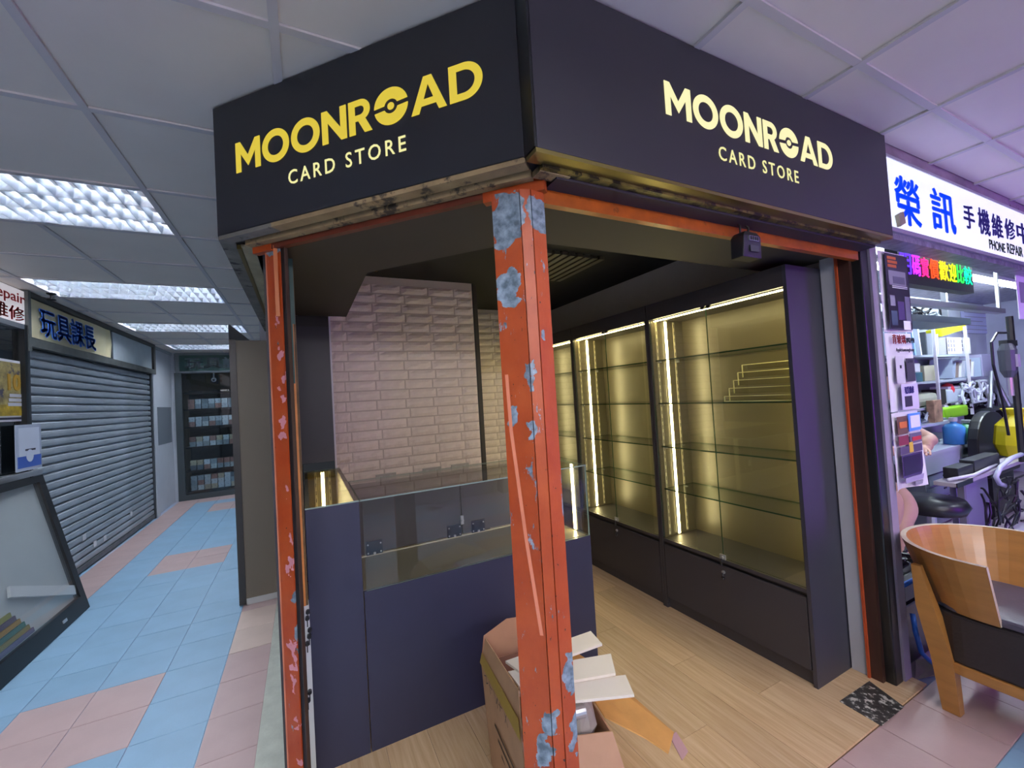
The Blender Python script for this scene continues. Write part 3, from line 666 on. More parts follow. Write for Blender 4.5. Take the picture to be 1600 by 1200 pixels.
# ================================================================== COUNTER
CT = 1.085; CB = .69
ct = thing('glass_counter', 'navy glass-topped sales counter behind the orange post', 'counter', (.8, 2.15, .011))
x0, x1, y0, y1 = .203, 1.415, 1.94, 2.46
MB().box(x0, y0, .011, x1, y0+.018, CB-.002).build('front_panel', counter_m, ct, bevel=.001)
MB().box(x1-.018, y0+.018, .011, x1, y1, CB).build('side_panel', counter_m, ct)
MB().box(x0, y0+.018, CB-.02, x1-.018, y1-.08, CB).build('display_floor', mat('display_floor', '77705f', .3), ct)
for a, b in ((x0+.012, .806), (.812, x1-.02)):
    d = MB().box(a, 2.372, CB+.012, b, 2.388, CT-.03).build('rear_door', mat('rear_door', '4a4747', .4), ct)
    hx = [.31, .76] if a < .5 else [.91, 1.3]
    for h in hx:
        hg = MB().box(h-.042, 2.366, CB+.005, h+.042, 2.372, CB+.075).build('hinge', mat('hinge_black', '161a26', .35), d)
        for sx in (-.033, 0, .033):
            for sz in (.018, .062): MB().tube([(h+sx, 2.366, CB+sz), (h+sx, 2.3635, CB+sz)], .0045, 8).build('screw', steel_m, hg) if False else None
        sc = MB()
        for sx in (-.033, .033):
            for sz in (.016, .06): sc.tube([(h+sx, 2.366, CB+sz), (h+sx, 2.3635, CB+sz)], .0045, 8)
        sc.tube([(h, 2.366, CB+.012), (h, 2.36, CB+.012)], .007, 8); sc.build('screws', steel_m, hg)
lk = MB().box(.800, 2.360, CB+.07, .818, 2.372, CB+.12).tube([(.809, 2.36, CB+.095), (.809, 2.35, CB+.095)], .008, 10).build('lock', steel_m, ct)
MB().box(x0, 2.366, CB, x1-.02, 2.375, CB+.006).build('track', mat('pale_track', 'b9b29a', .4), ct)
MB().box(x0, 2.362, CT-.03, x1-.02, 2.39, CT-.01).build('rear_rail', mat('rail_dark', '2b2a2c', .5), ct)
def pane(name, par, *b, front=None):
    m = MB().box(*b); m.mi = [1, 1, 1, 1, 1, 1]
    for i in front: m.mi[i] = 0
    return m.build(name, [glass_m, mat('pale_glass_edge', '8fa398', .2)], par)
pane('glass_front', ct, x0+.01, y0-.001, CB, x1-.002, y0+.005, CT-.006, front=(2, 4))
pane('glass_top', ct, x0, y0-.002, CT-.006, x1, y1, CT, front=(0, 1))
pane('glass_end', ct, x1-.007, y0+.006, CB, x1-.001, 2.37, CT-.007, front=(3, 5))
MB().box(x1-.016, 2.045, CB+.003, x1-.008, 2.075, CT-.008).build('led_channel', mat('led_channel', 'e6dfc0', .4), ct); MB().box(x1-.019, 2.05, CB+.006, x1-.016, 2.07, CT-.01).build('led_strip', led_m, ct)
# corner showcase, left leg of the counter
cs = thing('corner_showcase', 'narrow lit showcase with a navy front at the left end of the counter', 'showcase', (.1, 2.5, .011))
MB().box(-.012, 1.94, .011, .199, 1.958, CT-.007).build('front_panel', counter_m, cs, bevel=.001)
glow_wall = mat('case_led_glow', 'b9ad86', .3)  # LED glow on the grey-brown case sides put into their colour
MB().box(-.012, 1.958, .011, .006, WY-.01, CT-.007).build('side_panel', glow_wall, cs)
MB().box(.181, 1.958, .011, .199, WY-.01, CT-.007).build('side_panel', glow_wall, cs)
MB().box(.006, WY-.03, .011, .181, WY-.012, CT-.007).build('rear_panel', mat('case_back', '7c7150', .3), cs)
MB().box(.006, 1.958, .42, .181, WY-.03, .44).build('display_floor', cab_in, cs)
led_profile(cs, .094, WY-.03, .45, CT-.01, -1)
for dx in (-.042, .042): standard(cs, .094+dx, WY-.03, .46, CT-.01, -1)
pane('glass_top', cs, -.012, 1.94, CT-.006, .2, WY-.012, CT, front=(0, 1))
tc = thing('wall_cabinet', 'tall plain black cabinet above the lit corner showcase', 'cabinet', (.08, WY, 1.13))
MB().box(-.05, WY-.008, 1.135, .176, WY+.4, 2.04).build('body', mat('tall_black', '1e1f2b', .45), tc, bevel=.001)
MB().box(-.05, WY-.004, 2.04, .176, WY+.4, 2.11).build('top_filler', black_m, tc)
# sockets on the wall above counter level
for k, sx in enumerate((.50, .83, 1.05)):
    s_ = thing('wall_socket', ['leftmost double socket low on the white brick wall', 'middle double socket low on the white brick wall', 'rightmost double socket low on the white brick wall'][k], 'socket', (sx, WY-.012, 1.0), group='sockets on the white brick wall')
    MB().box(sx-.07, WY-.022, .93, sx+.07, WY-.011, 1.005).build('plate', mat('socket_plate', 'a8a29c', .4), s_, bevel=.002)
    for dx in (-.035, .035):
        MB().box(sx+dx-.008, WY-.0235, .978, sx+dx-.003, WY-.0215, .99).box(sx+dx+.003, WY-.0235, .978, sx+dx+.008, WY-.0215, .99).build('switch', white_m, s_)
# ================================================================== CARTON WITH BOARDS
card = mat('cardboard', 'b58d66', .8, var=.08, vs=10); card_in = mat('cardboard_inside', 'a87c5c', .85, var=.08, vs=8); tape_b = mat('brown_tape', 'a98a3c', .3)
cb = thing('cardboard_box', 'open cardboard box with torn flaps behind the orange post', 'box', (.77, 1.42, .011))
def sheet(name, pts, m, par, th=.004):
    p = [Vector(q) for q in pts]; n = (p[1]-p[0]).cross(p[2]-p[0]).normalized()*th; k = len(p)
    return MB().add(p+[q-n for q in p], [tuple(range(k)), tuple(range(k, 2*k))[::-1]]+[(i, k+i, k+(i+1) % k, (i+1) % k) for i in range(k)]).build(name, m, par)
bl, br, fr_, fl_ = (.625, 1.63), (.93, 1.60), (.87, 1.16), (.575, 1.20); H = .42; g = .011
sheet('side_wall', [(*bl, g), (*fl_, g), (.565, 1.20, H), (.605, 1.63, H)], card, cb)
sheet('side_wall', [(*br, g), (*bl, g), (.605, 1.63, H), (.94, 1.60, H)], card_in, cb)
sheet('side_wall', [(*fr_, g), (*br, g), (.94, 1.60, H), (.875, 1.15, H-.06), (.872, 1.155, .2)], card_in, cb)
sheet('side_wall', [(*fl_, g), (*fr_, g), (.875, 1.15, H-.06), (.565, 1.20, H)], card, cb)
sheet('bottom', [(*bl, g+.004), (*br, g+.004), (*fr_, g+.004), (*fl_, g+.004)], card_in, cb)
lf = sheet('flap', [(.605, 1.63, H), (.565, 1.20, H), (.600, 1.28, .52), (.632, 1.64, .505)], card, cb)
sheet('flap', [(.605, 1.63, H), (.94, 1.60, H), (.90, 1.66, .52), (.75, 1.675, .535), (.635, 1.66, .505)], card_in, cb)
sheet('flap', [(.565, 1.20, H), (.875, 1.15, H-.06), (.86, 1.06, .27), (.72, 1.06, .26), (.55, 1.13, .30)], mat('cardboard_front', 'ab8468', .8, var=.08), cb)
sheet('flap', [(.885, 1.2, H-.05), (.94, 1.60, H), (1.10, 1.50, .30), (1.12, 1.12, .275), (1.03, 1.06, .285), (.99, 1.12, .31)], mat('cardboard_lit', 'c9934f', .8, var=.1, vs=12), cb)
sheet('tape', [(.5995, 1.63, H+.003), (.5595, 1.20, H+.003), (.5735, 1.235, H+.045), (.6115, 1.635, H+.035)], tape_b, cb, .001)
sheet('torn_flap_end', [(1.10, 1.12, .27), (1.14, 1.13, .265), (1.15, 1.09, .22), (1.11, 1.08, .215)], mat('cardboard_torn', 'a58079', .8), cb)
ink = mat('marker_ink', '2a2018', .7)
nl = Vector((-1, -.09, 0)).normalized()
def scribble(par, base, ux, uz, strokes, wd=.004):
    n_ = Vector(ux).cross(Vector(uz)).normalized(); m = MB()
    for st_ in strokes:
        for (a, b), (c, d) in zip(st_, st_[1:]):
            p = Vector(base)+Vector(ux)*a+Vector(uz)*b; q = Vector(base)+Vector(ux)*c+Vector(uz)*d; e = (q-p).normalized().cross(n_)*wd/2
            m.add([p-e, p+e, q+e, q-e], [(0, 1, 2, 3)])
    return m.build('handwriting', ink, par)
yv = Vector((-.093, -.995, 0)); 
scribble(cb, (.5985, 1.60, .40), Vector((-.0926, -.9957, 0)), Vector((-.05, 0, 1)).normalized(), [[(.02, 0), (.05, .015), (.04, -.02), (.07, 0)], [(.09, .02), (.09, -.03)], [(.08, 0), (.12, .005)], [(.14, .02), (.16, -.02), (.18, .015), (.17, -.03)], [(.21, .02), (.20, -.02)], [(.19, .0), (.23, .01)], [(.25, .01), (.28, -.02)], [(.27, .015), (.25, -.025)]])
MB_lines = MB()
for k in range(3):
    p = Vector((.5965, 1.50-.02*k, .27-.045*k))+X*.0022*k; u = Vector((-.105, -.9945, 0)); MB_lines.add([p, p+u*.24, p+u*.24-Z*.012, p-Z*.012], [(0, 1, 2, 3)])
MB_lines.build('printed_line', mat('printed_line', '4a3724', .8), cb)
wb = mat('pale_board', 'ece2d2', .45)
def plank_board(label, pts, z, tilt):
    p = [Vector((x, y, z+tilt*(x-.75))) for x, y in pts]; return tag(sheet('white_board', p, [wb], None, .009), label, 'board', 'white boards in the box')
plank_board('lowest white board of the fan sticking out of the carton', [(.60, 1.33), (.63, 1.22), (.925, 1.085), (.965, 1.17)], .50, .02)
plank_board('middle white board of the fan sticking out of the carton', [(.62, 1.40), (.62, 1.29), (.93, 1.18), (.985, 1.27)], .512, .03)
plank_board('rearmost white board of the fan sticking out of the carton', [(.63, 1.44), (.65, 1.35), (.985, 1.32), (1.0, 1.41)], .524, .03)
tag(MB().tube([(.585, 1.22, .45), (.80, 1.20, .43)], .022, 16).build('metal_tube', steel_m, smooth=False), 'shiny chrome tube lying in the open carton', 'tube')
bag = MB(); rr = random.Random(3)
rows = []
for i in range(7):
    a = math.pi*i/6; rows.append([(.80+.07*math.sin(a)*math.cos(2*math.pi*k/10)*(1+rr.uniform(-.2, .2)), 1.24+.05*math.sin(a)*math.sin(2*math.pi*k/10)*(1+rr.uniform(-.2, .2)), .36+.10*math.cos(a)*-1+rr.uniform(-.01, .01)) for k in range(10)])
tag(bag.grid(rows, 0, True).build('plastic_bag', mat('clear_bag', 'a39c94', .15, spec=.8)), 'crumpled clear plastic bag inside the carton', 'bag')
# ================================================================== LEFT SIDE OF THE CORRIDOR
LX = -2.0
galv = mat('galvanised', 'a3adb6', .42, metal=.25, var=.2, vs=5, vscale=(1, .6, 3), dirt='c5ced6', dthr=.72, ds=4, rnd=.05)
rs = thing('roller_shutter', 'closed grey steel roller shutter on the left of the corridor', 'shutter', (LX-.04, 6.4, 0))
sm = MB(); n = 8
prof = [(.0, .0), (.014, .003), (.019, .010), (.021, .030), (.019, .052), (.013, .059), (-.006, .062), (-.010, .067), (-.009, .072), (0, .075)]
rows = [[(px, -1.56, pz) for px, pz in prof], [(px, 1.56, pz) for px, pz in prof]]
sm.grid([[(q[0], q[1], q[2]) for q in r] for r in rows[::-1]])
slat = sm.mesh('slat', galv, smooth=False)
for k in range(27): inst('slat', slat, rs, (LX-.05, 6.42, .066+.0768*k), 0, (1, 1, 1.024))
MB().box(LX-.06, 4.86, .012, LX-.02, 7.98, .065).build('bottom_bar', mat('bottom_bar', '5f676c', .5, metal=.5, var=.3), rs)
MB().box(LX-.07, 7.95, 0, LX-.01, 8.0, 2.143).build('guide_rail', mat('guide_dark', '3a4046', .5), rs)
MB().box(LX-.07, 4.84, 0, LX-.01, 4.87, 2.143).build('guide_rail', MATS['guide_dark'], rs)
struct(MB().box(LX-.25, 4.8, 0, LX-.08, 8.0, 2.6).build('wall_left', mat('left_dark', '4a4f54', .8)))
MB().box(LX-.07, 8.0, 0, LX+.0, 8.12, 2.2).build('pilaster', wall_m, bpy.data.objects['wall_left.001'])
for sy, sz in ((6.2, .16), (5.95, .17), (5.72, .30), (7.0, .25)):
    MB().box(LX-.024, sy, sz, LX-.022, sy+.07, sz+.06).build('sticker', white_m, rs)
bx = thing('banner_frame', 'long grey metal sign frame above the roller shutter', 'frame', (LX, 6.4, 2.14)); fm = mat('frame_grey', '5d615f', .5, var=.25, vs=6)
MB().box(LX-.06, 4.83, 2.145, LX+.015, 8.1, 2.215).build('bottom_rail', fm, bx); MB().box(LX-.06, 4.83, 2.555, LX+.015, 8.1, 2.6).build('top_rail', mat('frame_dark', '3d403e', .5), bx)
MB().box(LX-.06, 8.02, 2.215, LX+.015, 8.1, 2.555).build('end_post', MATS['frame_dark'], bx); MB().box(LX-.06, 4.79, 2.1, LX+.02, 4.83, 2.6).build('end_post', fm, bx)
MB().box(LX-.055, 4.83, 2.215, LX-.03, 8.02, 2.555).build('backing', MATS['guide_dark'], bx)
bn = thing('shop_banner', 'curled yellow vinyl banner with blue Chinese characters above the shutter', 'banner', (LX, 5.6, 2.2))
yb = mat('banner_yellow', 'fbeec0', .3, var=.06, vs=2)
rows = []
for i in range(13):
    y = 4.86+1.66*i/12; c = .012*math.sin(i*.9)+(.03 if i in (0, 12) else .012)
    rows.append([(LX-.012+c*.6, y-.02*(i == 12)*abs(j-2), 2.225+.325*j/4) for j in range(5)])
MB().grid([r[::-1] for r in rows]).build('sheet', yb, bn)
text('letter', '玩具課長', blue_print, bn, (LX+.012, 4.99, 2.255), Y, Z, 1.05, .25, .004, bold=.04, shear=-.12)
MB().box(LX-.02, 6.58, 2.22, LX-.008, 8.0, 2.55).build('blank_panel', mat('panel_white', 'c5d2d8', .5, var=.05), bx)
# repair shop front at far left
rp = thing('repair_sign', 'white repair shop sign with red lettering at the far left edge', 'sign', (LX, 4.0, 2.3))
MB().box(LX-.06, 3.0, 2.31, LX, 4.785, 2.585).build('panel', emit('repair_panel', 'e6dfe4', .55, 'e6dfe4'), rp)
text('letter', 'Repair', red_m, rp, (LX+.001, 4.33, 2.452), Y, Z, .46, .105, .002, offset=.012)
text('letter', '維修', red_m, rp, (LX+.001, 4.375, 2.327), Y, Z, .40, .112, .002, bold=.02)
tag(struct(MB().box(LX-.30, 3.0, 0, LX-.28, 4.8, 2.6).build('wall_left', mat('repair_inside', '12181c', .6))))
wn = struct(MB().box(LX-.03, 3.0, 1.14, LX-.024, 4.78, 2.29).build('window_1', glass('shop_glass', (.6, .68, .7), 1.6)))
MB().box(LX-.05, 4.75, 1.1, LX+.012, 4.79, 2.31).build('window_frame', mat('frame_black', '0d1417', .35), wn); MB().box(LX-.05, 3.0, 2.27, LX+.012, 4.75, 2.31).build('window_frame', alu_m, wn)
MB().box(LX-.05, 3.0, 1.085, LX+.05, 4.86, 1.125).build('window_sill', alu_m, wn)
struct(MB().box(LX-.05, 3.0, 0, LX-.0, 4.8, 1.085).build('wall_left', MATS['frame_black']))
po = thing('event_poster', 'gold anniversary poster with a big 10 on the shop window', 'poster', (LX, 4.65, 1.53))
MB().box(LX-.024, 4.46, 1.53, LX-.019, 4.83, 2.01).build('sheet', paper_m, po)
MB().box(LX-.019, 4.475, 1.575, LX-.0175, 4.815, 1.99).build('print', mat('gold_art', '9a8a5a', .4, var=.6, vs=14, dirt='3d3a52', dthr=.55, ds=9), po)
MB().box(LX-.0175, 4.475, 1.575, LX-.0165, 4.815, 1.66).build('print', mat('gold_low', 'b89a30', .4, var=.5, vs=18), po)
text('letter', '10', gold_print, po, (LX-.0165, 4.58, 1.77), Y, Z, .16, .13, .004, offset=.03)
for k in range(3): MB().box(LX-.0165, 4.60-.01*k, 1.72-.035*k, LX-.0155, 4.77, 1.745-.035*k).build('print', mat('print_white', 'd6d4dc', .5), po)
MB().box(LX-.0175, 4.475, 1.545, LX-.0165, 4.815, 1.562).build('print', dark_print, po)
nt = thing('notice_sheet', 'white and blue notice in a clear sleeve below the gold poster', 'notice', (LX, 4.75, 1.13))
MB().box(LX+.013, 4.58, 1.135, LX+.018, 4.93, 1.50).build('sleeve', mat('sleeve', 'b9c2d6', .2), nt)
MB().box(LX+.018, 4.62, 1.25, LX+.0195, 4.90, 1.475).build('sheet', mat('notice_white', 'ccd3e4', .4), nt)
MB().box(LX+.018, 4.60, 1.16, LX+.0195, 4.92, 1.25).build('blue_band', mat('notice_blue', '3f62b8', .4), nt)
MB().tube([(LX+.0195, 4.76, 1.25), (LX+.0205, 4.76, 1.25)], .05, 20).build('round_mark', mat('notice_white', 'ccd3e4', .4), nt)
MB().box(LX+.0195, 4.70, 1.29, LX+.0202, 4.84, 1.305).build('print', dark_print, nt)
# leaning framed board
lb = thing('leaning_showcase', 'black framed glass board leaning below the repair shop window', 'board', (-1.7, 3.95, 0))
b0, b1 = Vector((-1.60, 0, .004)), Vector((-1.85, 0, 1.10)); ud = (b1-b0).normalized(); nd = Y.cross(ud).normalized()
if nd.x < 0: nd = -nd
LH = (b1-b0).length; LY0, LY1 = 3.1, 4.61
def lbx(name, m, ya, yb_, va, vb, d0, d1, par=None):
    c = b0+ud*((va+vb)/2)+Y*((ya+yb_)/2)+nd*((d0+d1)/2-.05); return MB().obox(c, Y*((yb_-ya)/2), ud*((vb-va)/2), nd*((d1-d0)/2)).build(name, m, par or lb)
fb_ = mat('board_frame', '0f1216', .4); pw = mat('board_back', 'd2d4da', .35, var=.06, vs=3)
lbx('frame_bar', fb_, LY0, LY1, .0, .12, 0, .05); lbx('frame_bar', fb_, LY0, LY1, LH-.05, LH, 0, .05); lbx('frame_bar', fb_, LY1-.075, LY1, .12, LH-.05, 0, .05); lbx('frame_bar', fb_, LY0, LY0+.06, .12, LH-.05, 0, .05)
lbx('back', pw, LY0+.06, LY1-.075, .12, LH-.05, .004, .012)
lbx('glass', glass_m, LY0+.06, LY1-.075, .12, LH-.05, .036, .042)
c = b0+ud*.32+Y*4.2+nd*(-.02); dv = (Y*.30-ud*.12).normalized()
MB().obox(c, dv*.36, nd.cross(dv)*.035, nd*.008).build('white_strip', white_m, lb)
for k, cm_ in enumerate(('6a5a86', '8a7d3a', '3f6a58', 'a8843a', '5a4a66', '9a9a4a')): lbx('coloured_sheet', mat('sheet_%d' % k, cm_, .6), 3.55, 3.98-.03*k, .13+.035*k, .16+.035*k, .014, .024)
lbx('latch', steel_m, 4.22, 4.27, .045, .065, .05, .056)
sp = thing('sprinkler', 'small black sprinkler head on the ceiling by the yellow banner', 'sprinkler', (-1.868, 4.86, 2.55))
MB().lathe((-1.868, 4.86, 2.54), [(0, 0), (.03, .003), (.03, .008), (.008, .01), (.008, .04), (.03, .05), (.03, .06)], 14).build('head', black_m, sp)
# toy shop at the end of the corridor
EY = 9.2
ts = thing('end_shop_sign', 'dark green shop sign with white Chinese characters at the corridor end', 'sign', (-1.1, EY, 2.28))
MB().box(-1.98, EY-.05, 2.245, -.2, EY, 2.60).build('frame', mat('end_frame', '6f767a', .5), ts); MB().box(-1.92, EY-.056, 2.275, -.25, EY-.05, 2.555).build('panel', green_print, ts)
text('letter', '玩具課', mat('end_letter', 'c4d3d8', .6), ts, (-1.83, EY-.058, 2.315), X, Z, .80, .20, .003, bold=.035)
w2 = struct(MB().box(-1.93, EY-.02, .1, -.3, EY-.014, 2.22).build('window_2', glass('end_glass', (.85, .9, .92), 1.2)))
MB().box(-2.0, EY-.04, 0, -1.9, EY+.02, 2.245).build('window_frame', mat('end_frame_dark', '3a4448', .45), w2); MB().box(-1.9, EY-.04, 0, -.3, EY+.02, .1).build('window_frame', MATS['end_frame_dark'], w2)
struct(MB().box(-2.0, EY+.5, 0, -.2, EY+.55, 2.4).build('wall_back', mat('end_inside', '5c5848', .7)))
sr = thing('display_rack', 'black shelf rack behind the end shop window', 'rack', (-1.1, EY+.25, 0))
SZ = [1.90, 1.60, 1.28, .92, .50, .14]
for z in SZ: MB().box(-1.9, EY+.06, z-.025, -.4, EY+.45, z).build('shelf', black_m, sr)
MB().box(-1.9, EY+.45, .1, -.4, EY+.48, 1.95).build('back', mat('rack_back', '252a2e', .6), sr)
pal = ['b9c4cc', '7f8c94', 'c4cdd2', '8d6a62', 'a8b4b8', '5a6670', 'b0a890', '95a3ac', '8c9aa0']
bms = [MB().box(-.045, -.05, 0, .045, .05, .085).mesh('toy_box', mat('toy_%d' % i, c, .4, rnd=.2, dirt='3a3f48', dthr=.58, ds=30)) for i, c in enumerate(pal)]
lvl = ['second shelf from the top', 'third shelf from the top', 'fourth shelf from the top', 'fifth shelf from the top', 'bottom shelf']
for r, z in enumerate(SZ[1:]):
    for k in range(9):
        for j in range(2 if z > .3 else 3):
            o = bpy.data.objects.new('toy_box', random.choice(bms[:4] if r < 2 else bms)); COL.objects.link(o)
            o.location = (-1.80+.10*k, EY+.14+.0*j, z+.0015+.0865*j); WM[o.name] = Matrix.Identity(4)
            tag(o, 'small boxed toy on the %s of the end shop rack' % lvl[r], 'box', 'boxed toys on the %s' % lvl[r])
cc_ = thing('security_camera', 'small white dome camera inside the end shop window', 'camera', (-1.45, EY+.1, 2.1))
MB().lathe((-1.45, EY+.1, 2.08), [(0, 0), (.03, .01), (.042, .04), (.03, .07), (.012, .08), (.012, .2)], 14).build('body', white_m, cc_)
MB().tube([(-1.45, EY+.055, 2.11), (-1.45, EY+.065, 2.11)], .02, 12).build('lens', black_m, cc_)
# brown cabinet standing in the corridor
bc = thing('tall_cabinet', 'tall plain brown cabinet side standing in the corridor behind the guide post', 'cabinet', (-.33, 4.6, 0))
MB().box(-.455, 3.885, .05, -.125, 5.4, 2.065).build('side_panel', mat('brown_panel', '6a6153', .55, var=.03, vs=2), bc)
MB().box(-.50, 3.88, .012, -.455, 5.4, 2.07).build('front_frame', mat('frame_darkbrown', '2a2826', .4), bc)
MB().box(-.452, 3.88, .004, -.125, 5.4, .05).build('plinth', mat('plinth_white', 'b9bab8', .6), bc)
tag(MB().add([(-.50, 3.9, 2.0705), (-.34, 4.3, 2.0705), (-.50, 3.9, 2.20), (-.503, 3.9, 2.0705), (-.343, 4.3, 2.0705), (-.503, 3.9, 2.20)], [(0, 1, 2), (5, 4, 3), (0, 3, 4, 1), (1, 4, 5, 2), (2, 5, 3, 0)]).build('bracket_plate', mat('bracket_grey', '8c9296', .5)), 'grey triangular plate standing on the brown cabinet', 'plate')
tag(MB().box(-.30, 4.0, 2.0705, -.13, 4.3, 2.29).build('foam_block', mat('foam_block', 'b4b8c2', .7, bump=.5, bs=20), bevel=.01), 'pale wrapped block on top of the brown cabinet', 'block')
# ================================================================== PHONE REPAIR SHOP ON THE RIGHT
SY = .92
ps = thing('lightbox_sign', 'white illuminated phone repair sign with blue and purple characters', 'sign', (4.2, SY, 2.19))
MB().box(2.50, SY, 2.195, 6.2, SY+.14, 2.535).build('lightbox', emit('lightbox_face', 'dfeaf6', .95, 'dde6ee'), ps)
MB().box(2.50, SY-.004, 2.175, 6.2, SY+.15, 2.195).build('bottom_rail', alu_m, ps); MB().box(2.50, SY-.004, 2.535, 6.2, SY+.15, 2.55).build('top_rail', alu_m, ps)
pur = emit('sign_purple', '322a78', .6, '2e2a66'); sblue = emit('sign_blue', '1048d8', .8, '1440c0')
def on_sign(txt, m, px0, py0, px1, py1, off=.025):
    a = at(px0, py1, 'y', SY); b = at(px1, py1, 'y', SY); c = at(px0, py0, 'y', SY)
    return text('letter', txt, m, ps, (a.x, SY-.0005, a.z), X, Z, b.x-a.x, (c.z-a.z), .002, bold=off)
on_sign('榮', sblue, 1402, 274, 1439, 347); on_sign('訊', sblue, 1458, 294, 1493, 357)
for c, p0, p1, q0, q1 in (('手', 1507, 1523, 319, 355), ('機', 1530, 1547, 325, 364), ('維', 1551, 1567, 334, 369), ('修', 1571, 1586, 341, 372), ('中', 1590, 1607, 347, 378)): on_sign(c, pur, p0, q0, p1, q1)
on_sign('PHONE', dark_print, 1546, 374, 1570, 388.5, .01); on_sign('REPAIR', dark_print, 1574, 380, 1597.5, 395, .01)
bm_ = mat('beam_mauve', '8a7c8a', .8, var=.25, vs=7, dirt='5a505a', dthr=.6, ds=8)
struct(MB().box(2.46, SY+.005, 2.55, 9.0, SY+.2, 2.62).build('trim_2', bm_))
foil = mat('foil', '8f8c9c', .35, metal=.5, var=.5, vs=16, bump=1.0, bs=12)
struct(MB().box(2.46, SY+.01, 2.145, 9.0, 1.02, 2.175).build('trim_3', foil))
tag(MB().obox((2.60, SY-.012, 2.235), (.03, 0, .012), (0, .008, 0), (-.008, 0, .028)).build('clip', mat('clip_tan', '8f8678', .6), bevel=.004), 'small tan clip stuck on the left end of the lightbox sign', 'clip')
# room
pwall = mat('repair_wall', 'b9c2cc', .7, var=.1, vs=3)
struct(MB().box(2.56, 2.3, 0, 9.2, 2.4, 2.6).build('wall_back', pwall)); struct(MB().box(2.535, 1.16, 0, 2.60, 2.3, 2.6).build('wall_left', pwall)); struct(MB().box(9.0, .92, 0, 9.2, 2.3, 2.6).build('wall_right', pwall))
struct(MB().box(2.56, 1.12, 2.42, 9.0, 2.3, 2.46).build('ceiling', foil))
struct(MB().box(2.6, 1.0, -.004, 9.0, 2.3, .003).build('floor', mat('repair_floor', '9a8d96', .5, var=.1)))
# tube lamp
tb = thing('tube_lamp', 'long bright fluorescent tube under the repair shop ceiling', 'light', (6.4, 1.55, 2.36))
MB().box(5.4, 1.5, 2.385, 7.4, 1.6, 2.42).build('batten', white_m, tb); MB().tube([(5.42, 1.55, 2.365), (7.38, 1.55, 2.365)], .018, 8).build('tube', emit('tube_shop', 'e4f4ff', 210), tb)
tb2 = thing('tube_lamp', 'second fluorescent tube deeper left in the repair shop, behind the posters', 'light', (3.9, 1.6, 2.36))  # hidden extra tube, added for more light in the repair shop
MB().box(3.1, 1.6, 2.385, 4.5, 1.7, 2.42).build('batten', white_m, tb2); MB().tube([(3.12, 1.65, 2.365), (4.48, 1.65, 2.365)], .015, 8).build('tube', MATS['tube_shop'], tb2)
# LED matrix sign
LY_ = 1.13
a = at(1406, 444, 'y', LY_); b = at(1522, 456, 'y', LY_); zt = 2.265; zb = 2.03
ls = thing('led_sign', 'black LED ticker sign with rainbow Chinese characters', 'sign', (3.7, LY_, zb))
[MB().box(q_, LY_+.01, zt, q_+.03, LY_+.04, 2.42).build('hanger', alu_m, ls) for q_ in (3.3, b.x-.2)]
MB().box(3.16, LY_, zb, b.x, LY_+.06, zt).build('case', mat('led_case', '0c0a12', .4), ls)
cols = ['5a30ff', 'c030ff', 'ff2a80', 'ff4a20', 'ffe020', 'c8f020', '30f050', '10e0a0']
xs = [at(p, 420, 'y', LY_).x for p in (1407, 1425, 1439, 1452, 1467, 1482, 1494, 1505, 1518)]
for i, c in enumerate('明碼實價歡迎比較'):
    xw = (xs[i+1]-xs[i])*.9; text('letter', c, emit('led_'+cols[i], cols[i], 2.2), ls, (xs[i], LY_-.001, 2.085), X, Z, xw, .125, .002, bold=.012)
# three posters hung at the column
PX0, PX1, PY = 2.585, 2.865, 1.0
def poster(label, z0, z1, fill, fn, curl=.01):
    t = thing('poster', label, 'poster', ((PX0+PX1)/2, PY, z0), group='posters hanging beside the black column')
    rows = [[(PX0+(PX1-PX0)*i/6, PY+curl*math.sin(i*.8)*(1-j/3), z0+(z1-z0)*j/3) for i in range(7)] for j in range(4)]
    MB().grid(rows).grid([[(x, y+.0012, z) for x, y, z in r][::-1] for r in rows]).build('sheet', fill, t)
    def blk(m, u0, v0, u1, v1, d=.013):
        return MB().box(PX0+(PX1-PX0)*u0, PY-d, z0+(z1-z0)*v0, PX0+(PX1-PX0)*u1, PY-d+.0015, z0+(z1-z0)*v1).build('print', m, t)
    def txt(s_, m, u0, v0, u1, v1, off=.01): text('letter', s_, m, t, (PX0+(PX1-PX0)*u0, PY-.0155, z0+(z1-z0)*v0), X, Z, (PX1-PX0)*(u1-u0), (z1-z0)*(v1-v0), .0015, bold=off)
    fn(blk, txt); return t
def p1(b, x):
    b(dark_print, .12, .03, .98, .97); b(mat('poster_black', '1c1a26', .35), .14, .05, .96, .6, .0140)
    for k in range(3): b(orange_print, .2, .80+.05*k, .56-.04*(k != 1), .835+.05*k, .0145)
    b(grey_print, .2, .58, .85, .76, .0145); b(mat('poster_grey', '55516a', .35), .35, .6, .8, .69, .0150)
    b(violet_print, .45, .15, .7, .38, .0150); b(grey_print, .18, .32, .36, .45, .0150); b(mat('poster_teal', '49566e', .35), .18, .08, .4, .26, .0150); b(mat('poster_dim', '6e6a84', .35), .74, .12, .93, .45, .0150); b(paper_m, .62, .03, .88, .14, .0155)
    for k in range(2): b(paper_m, .3, .545+.02*k, .88, .553+.02*k, .0150)
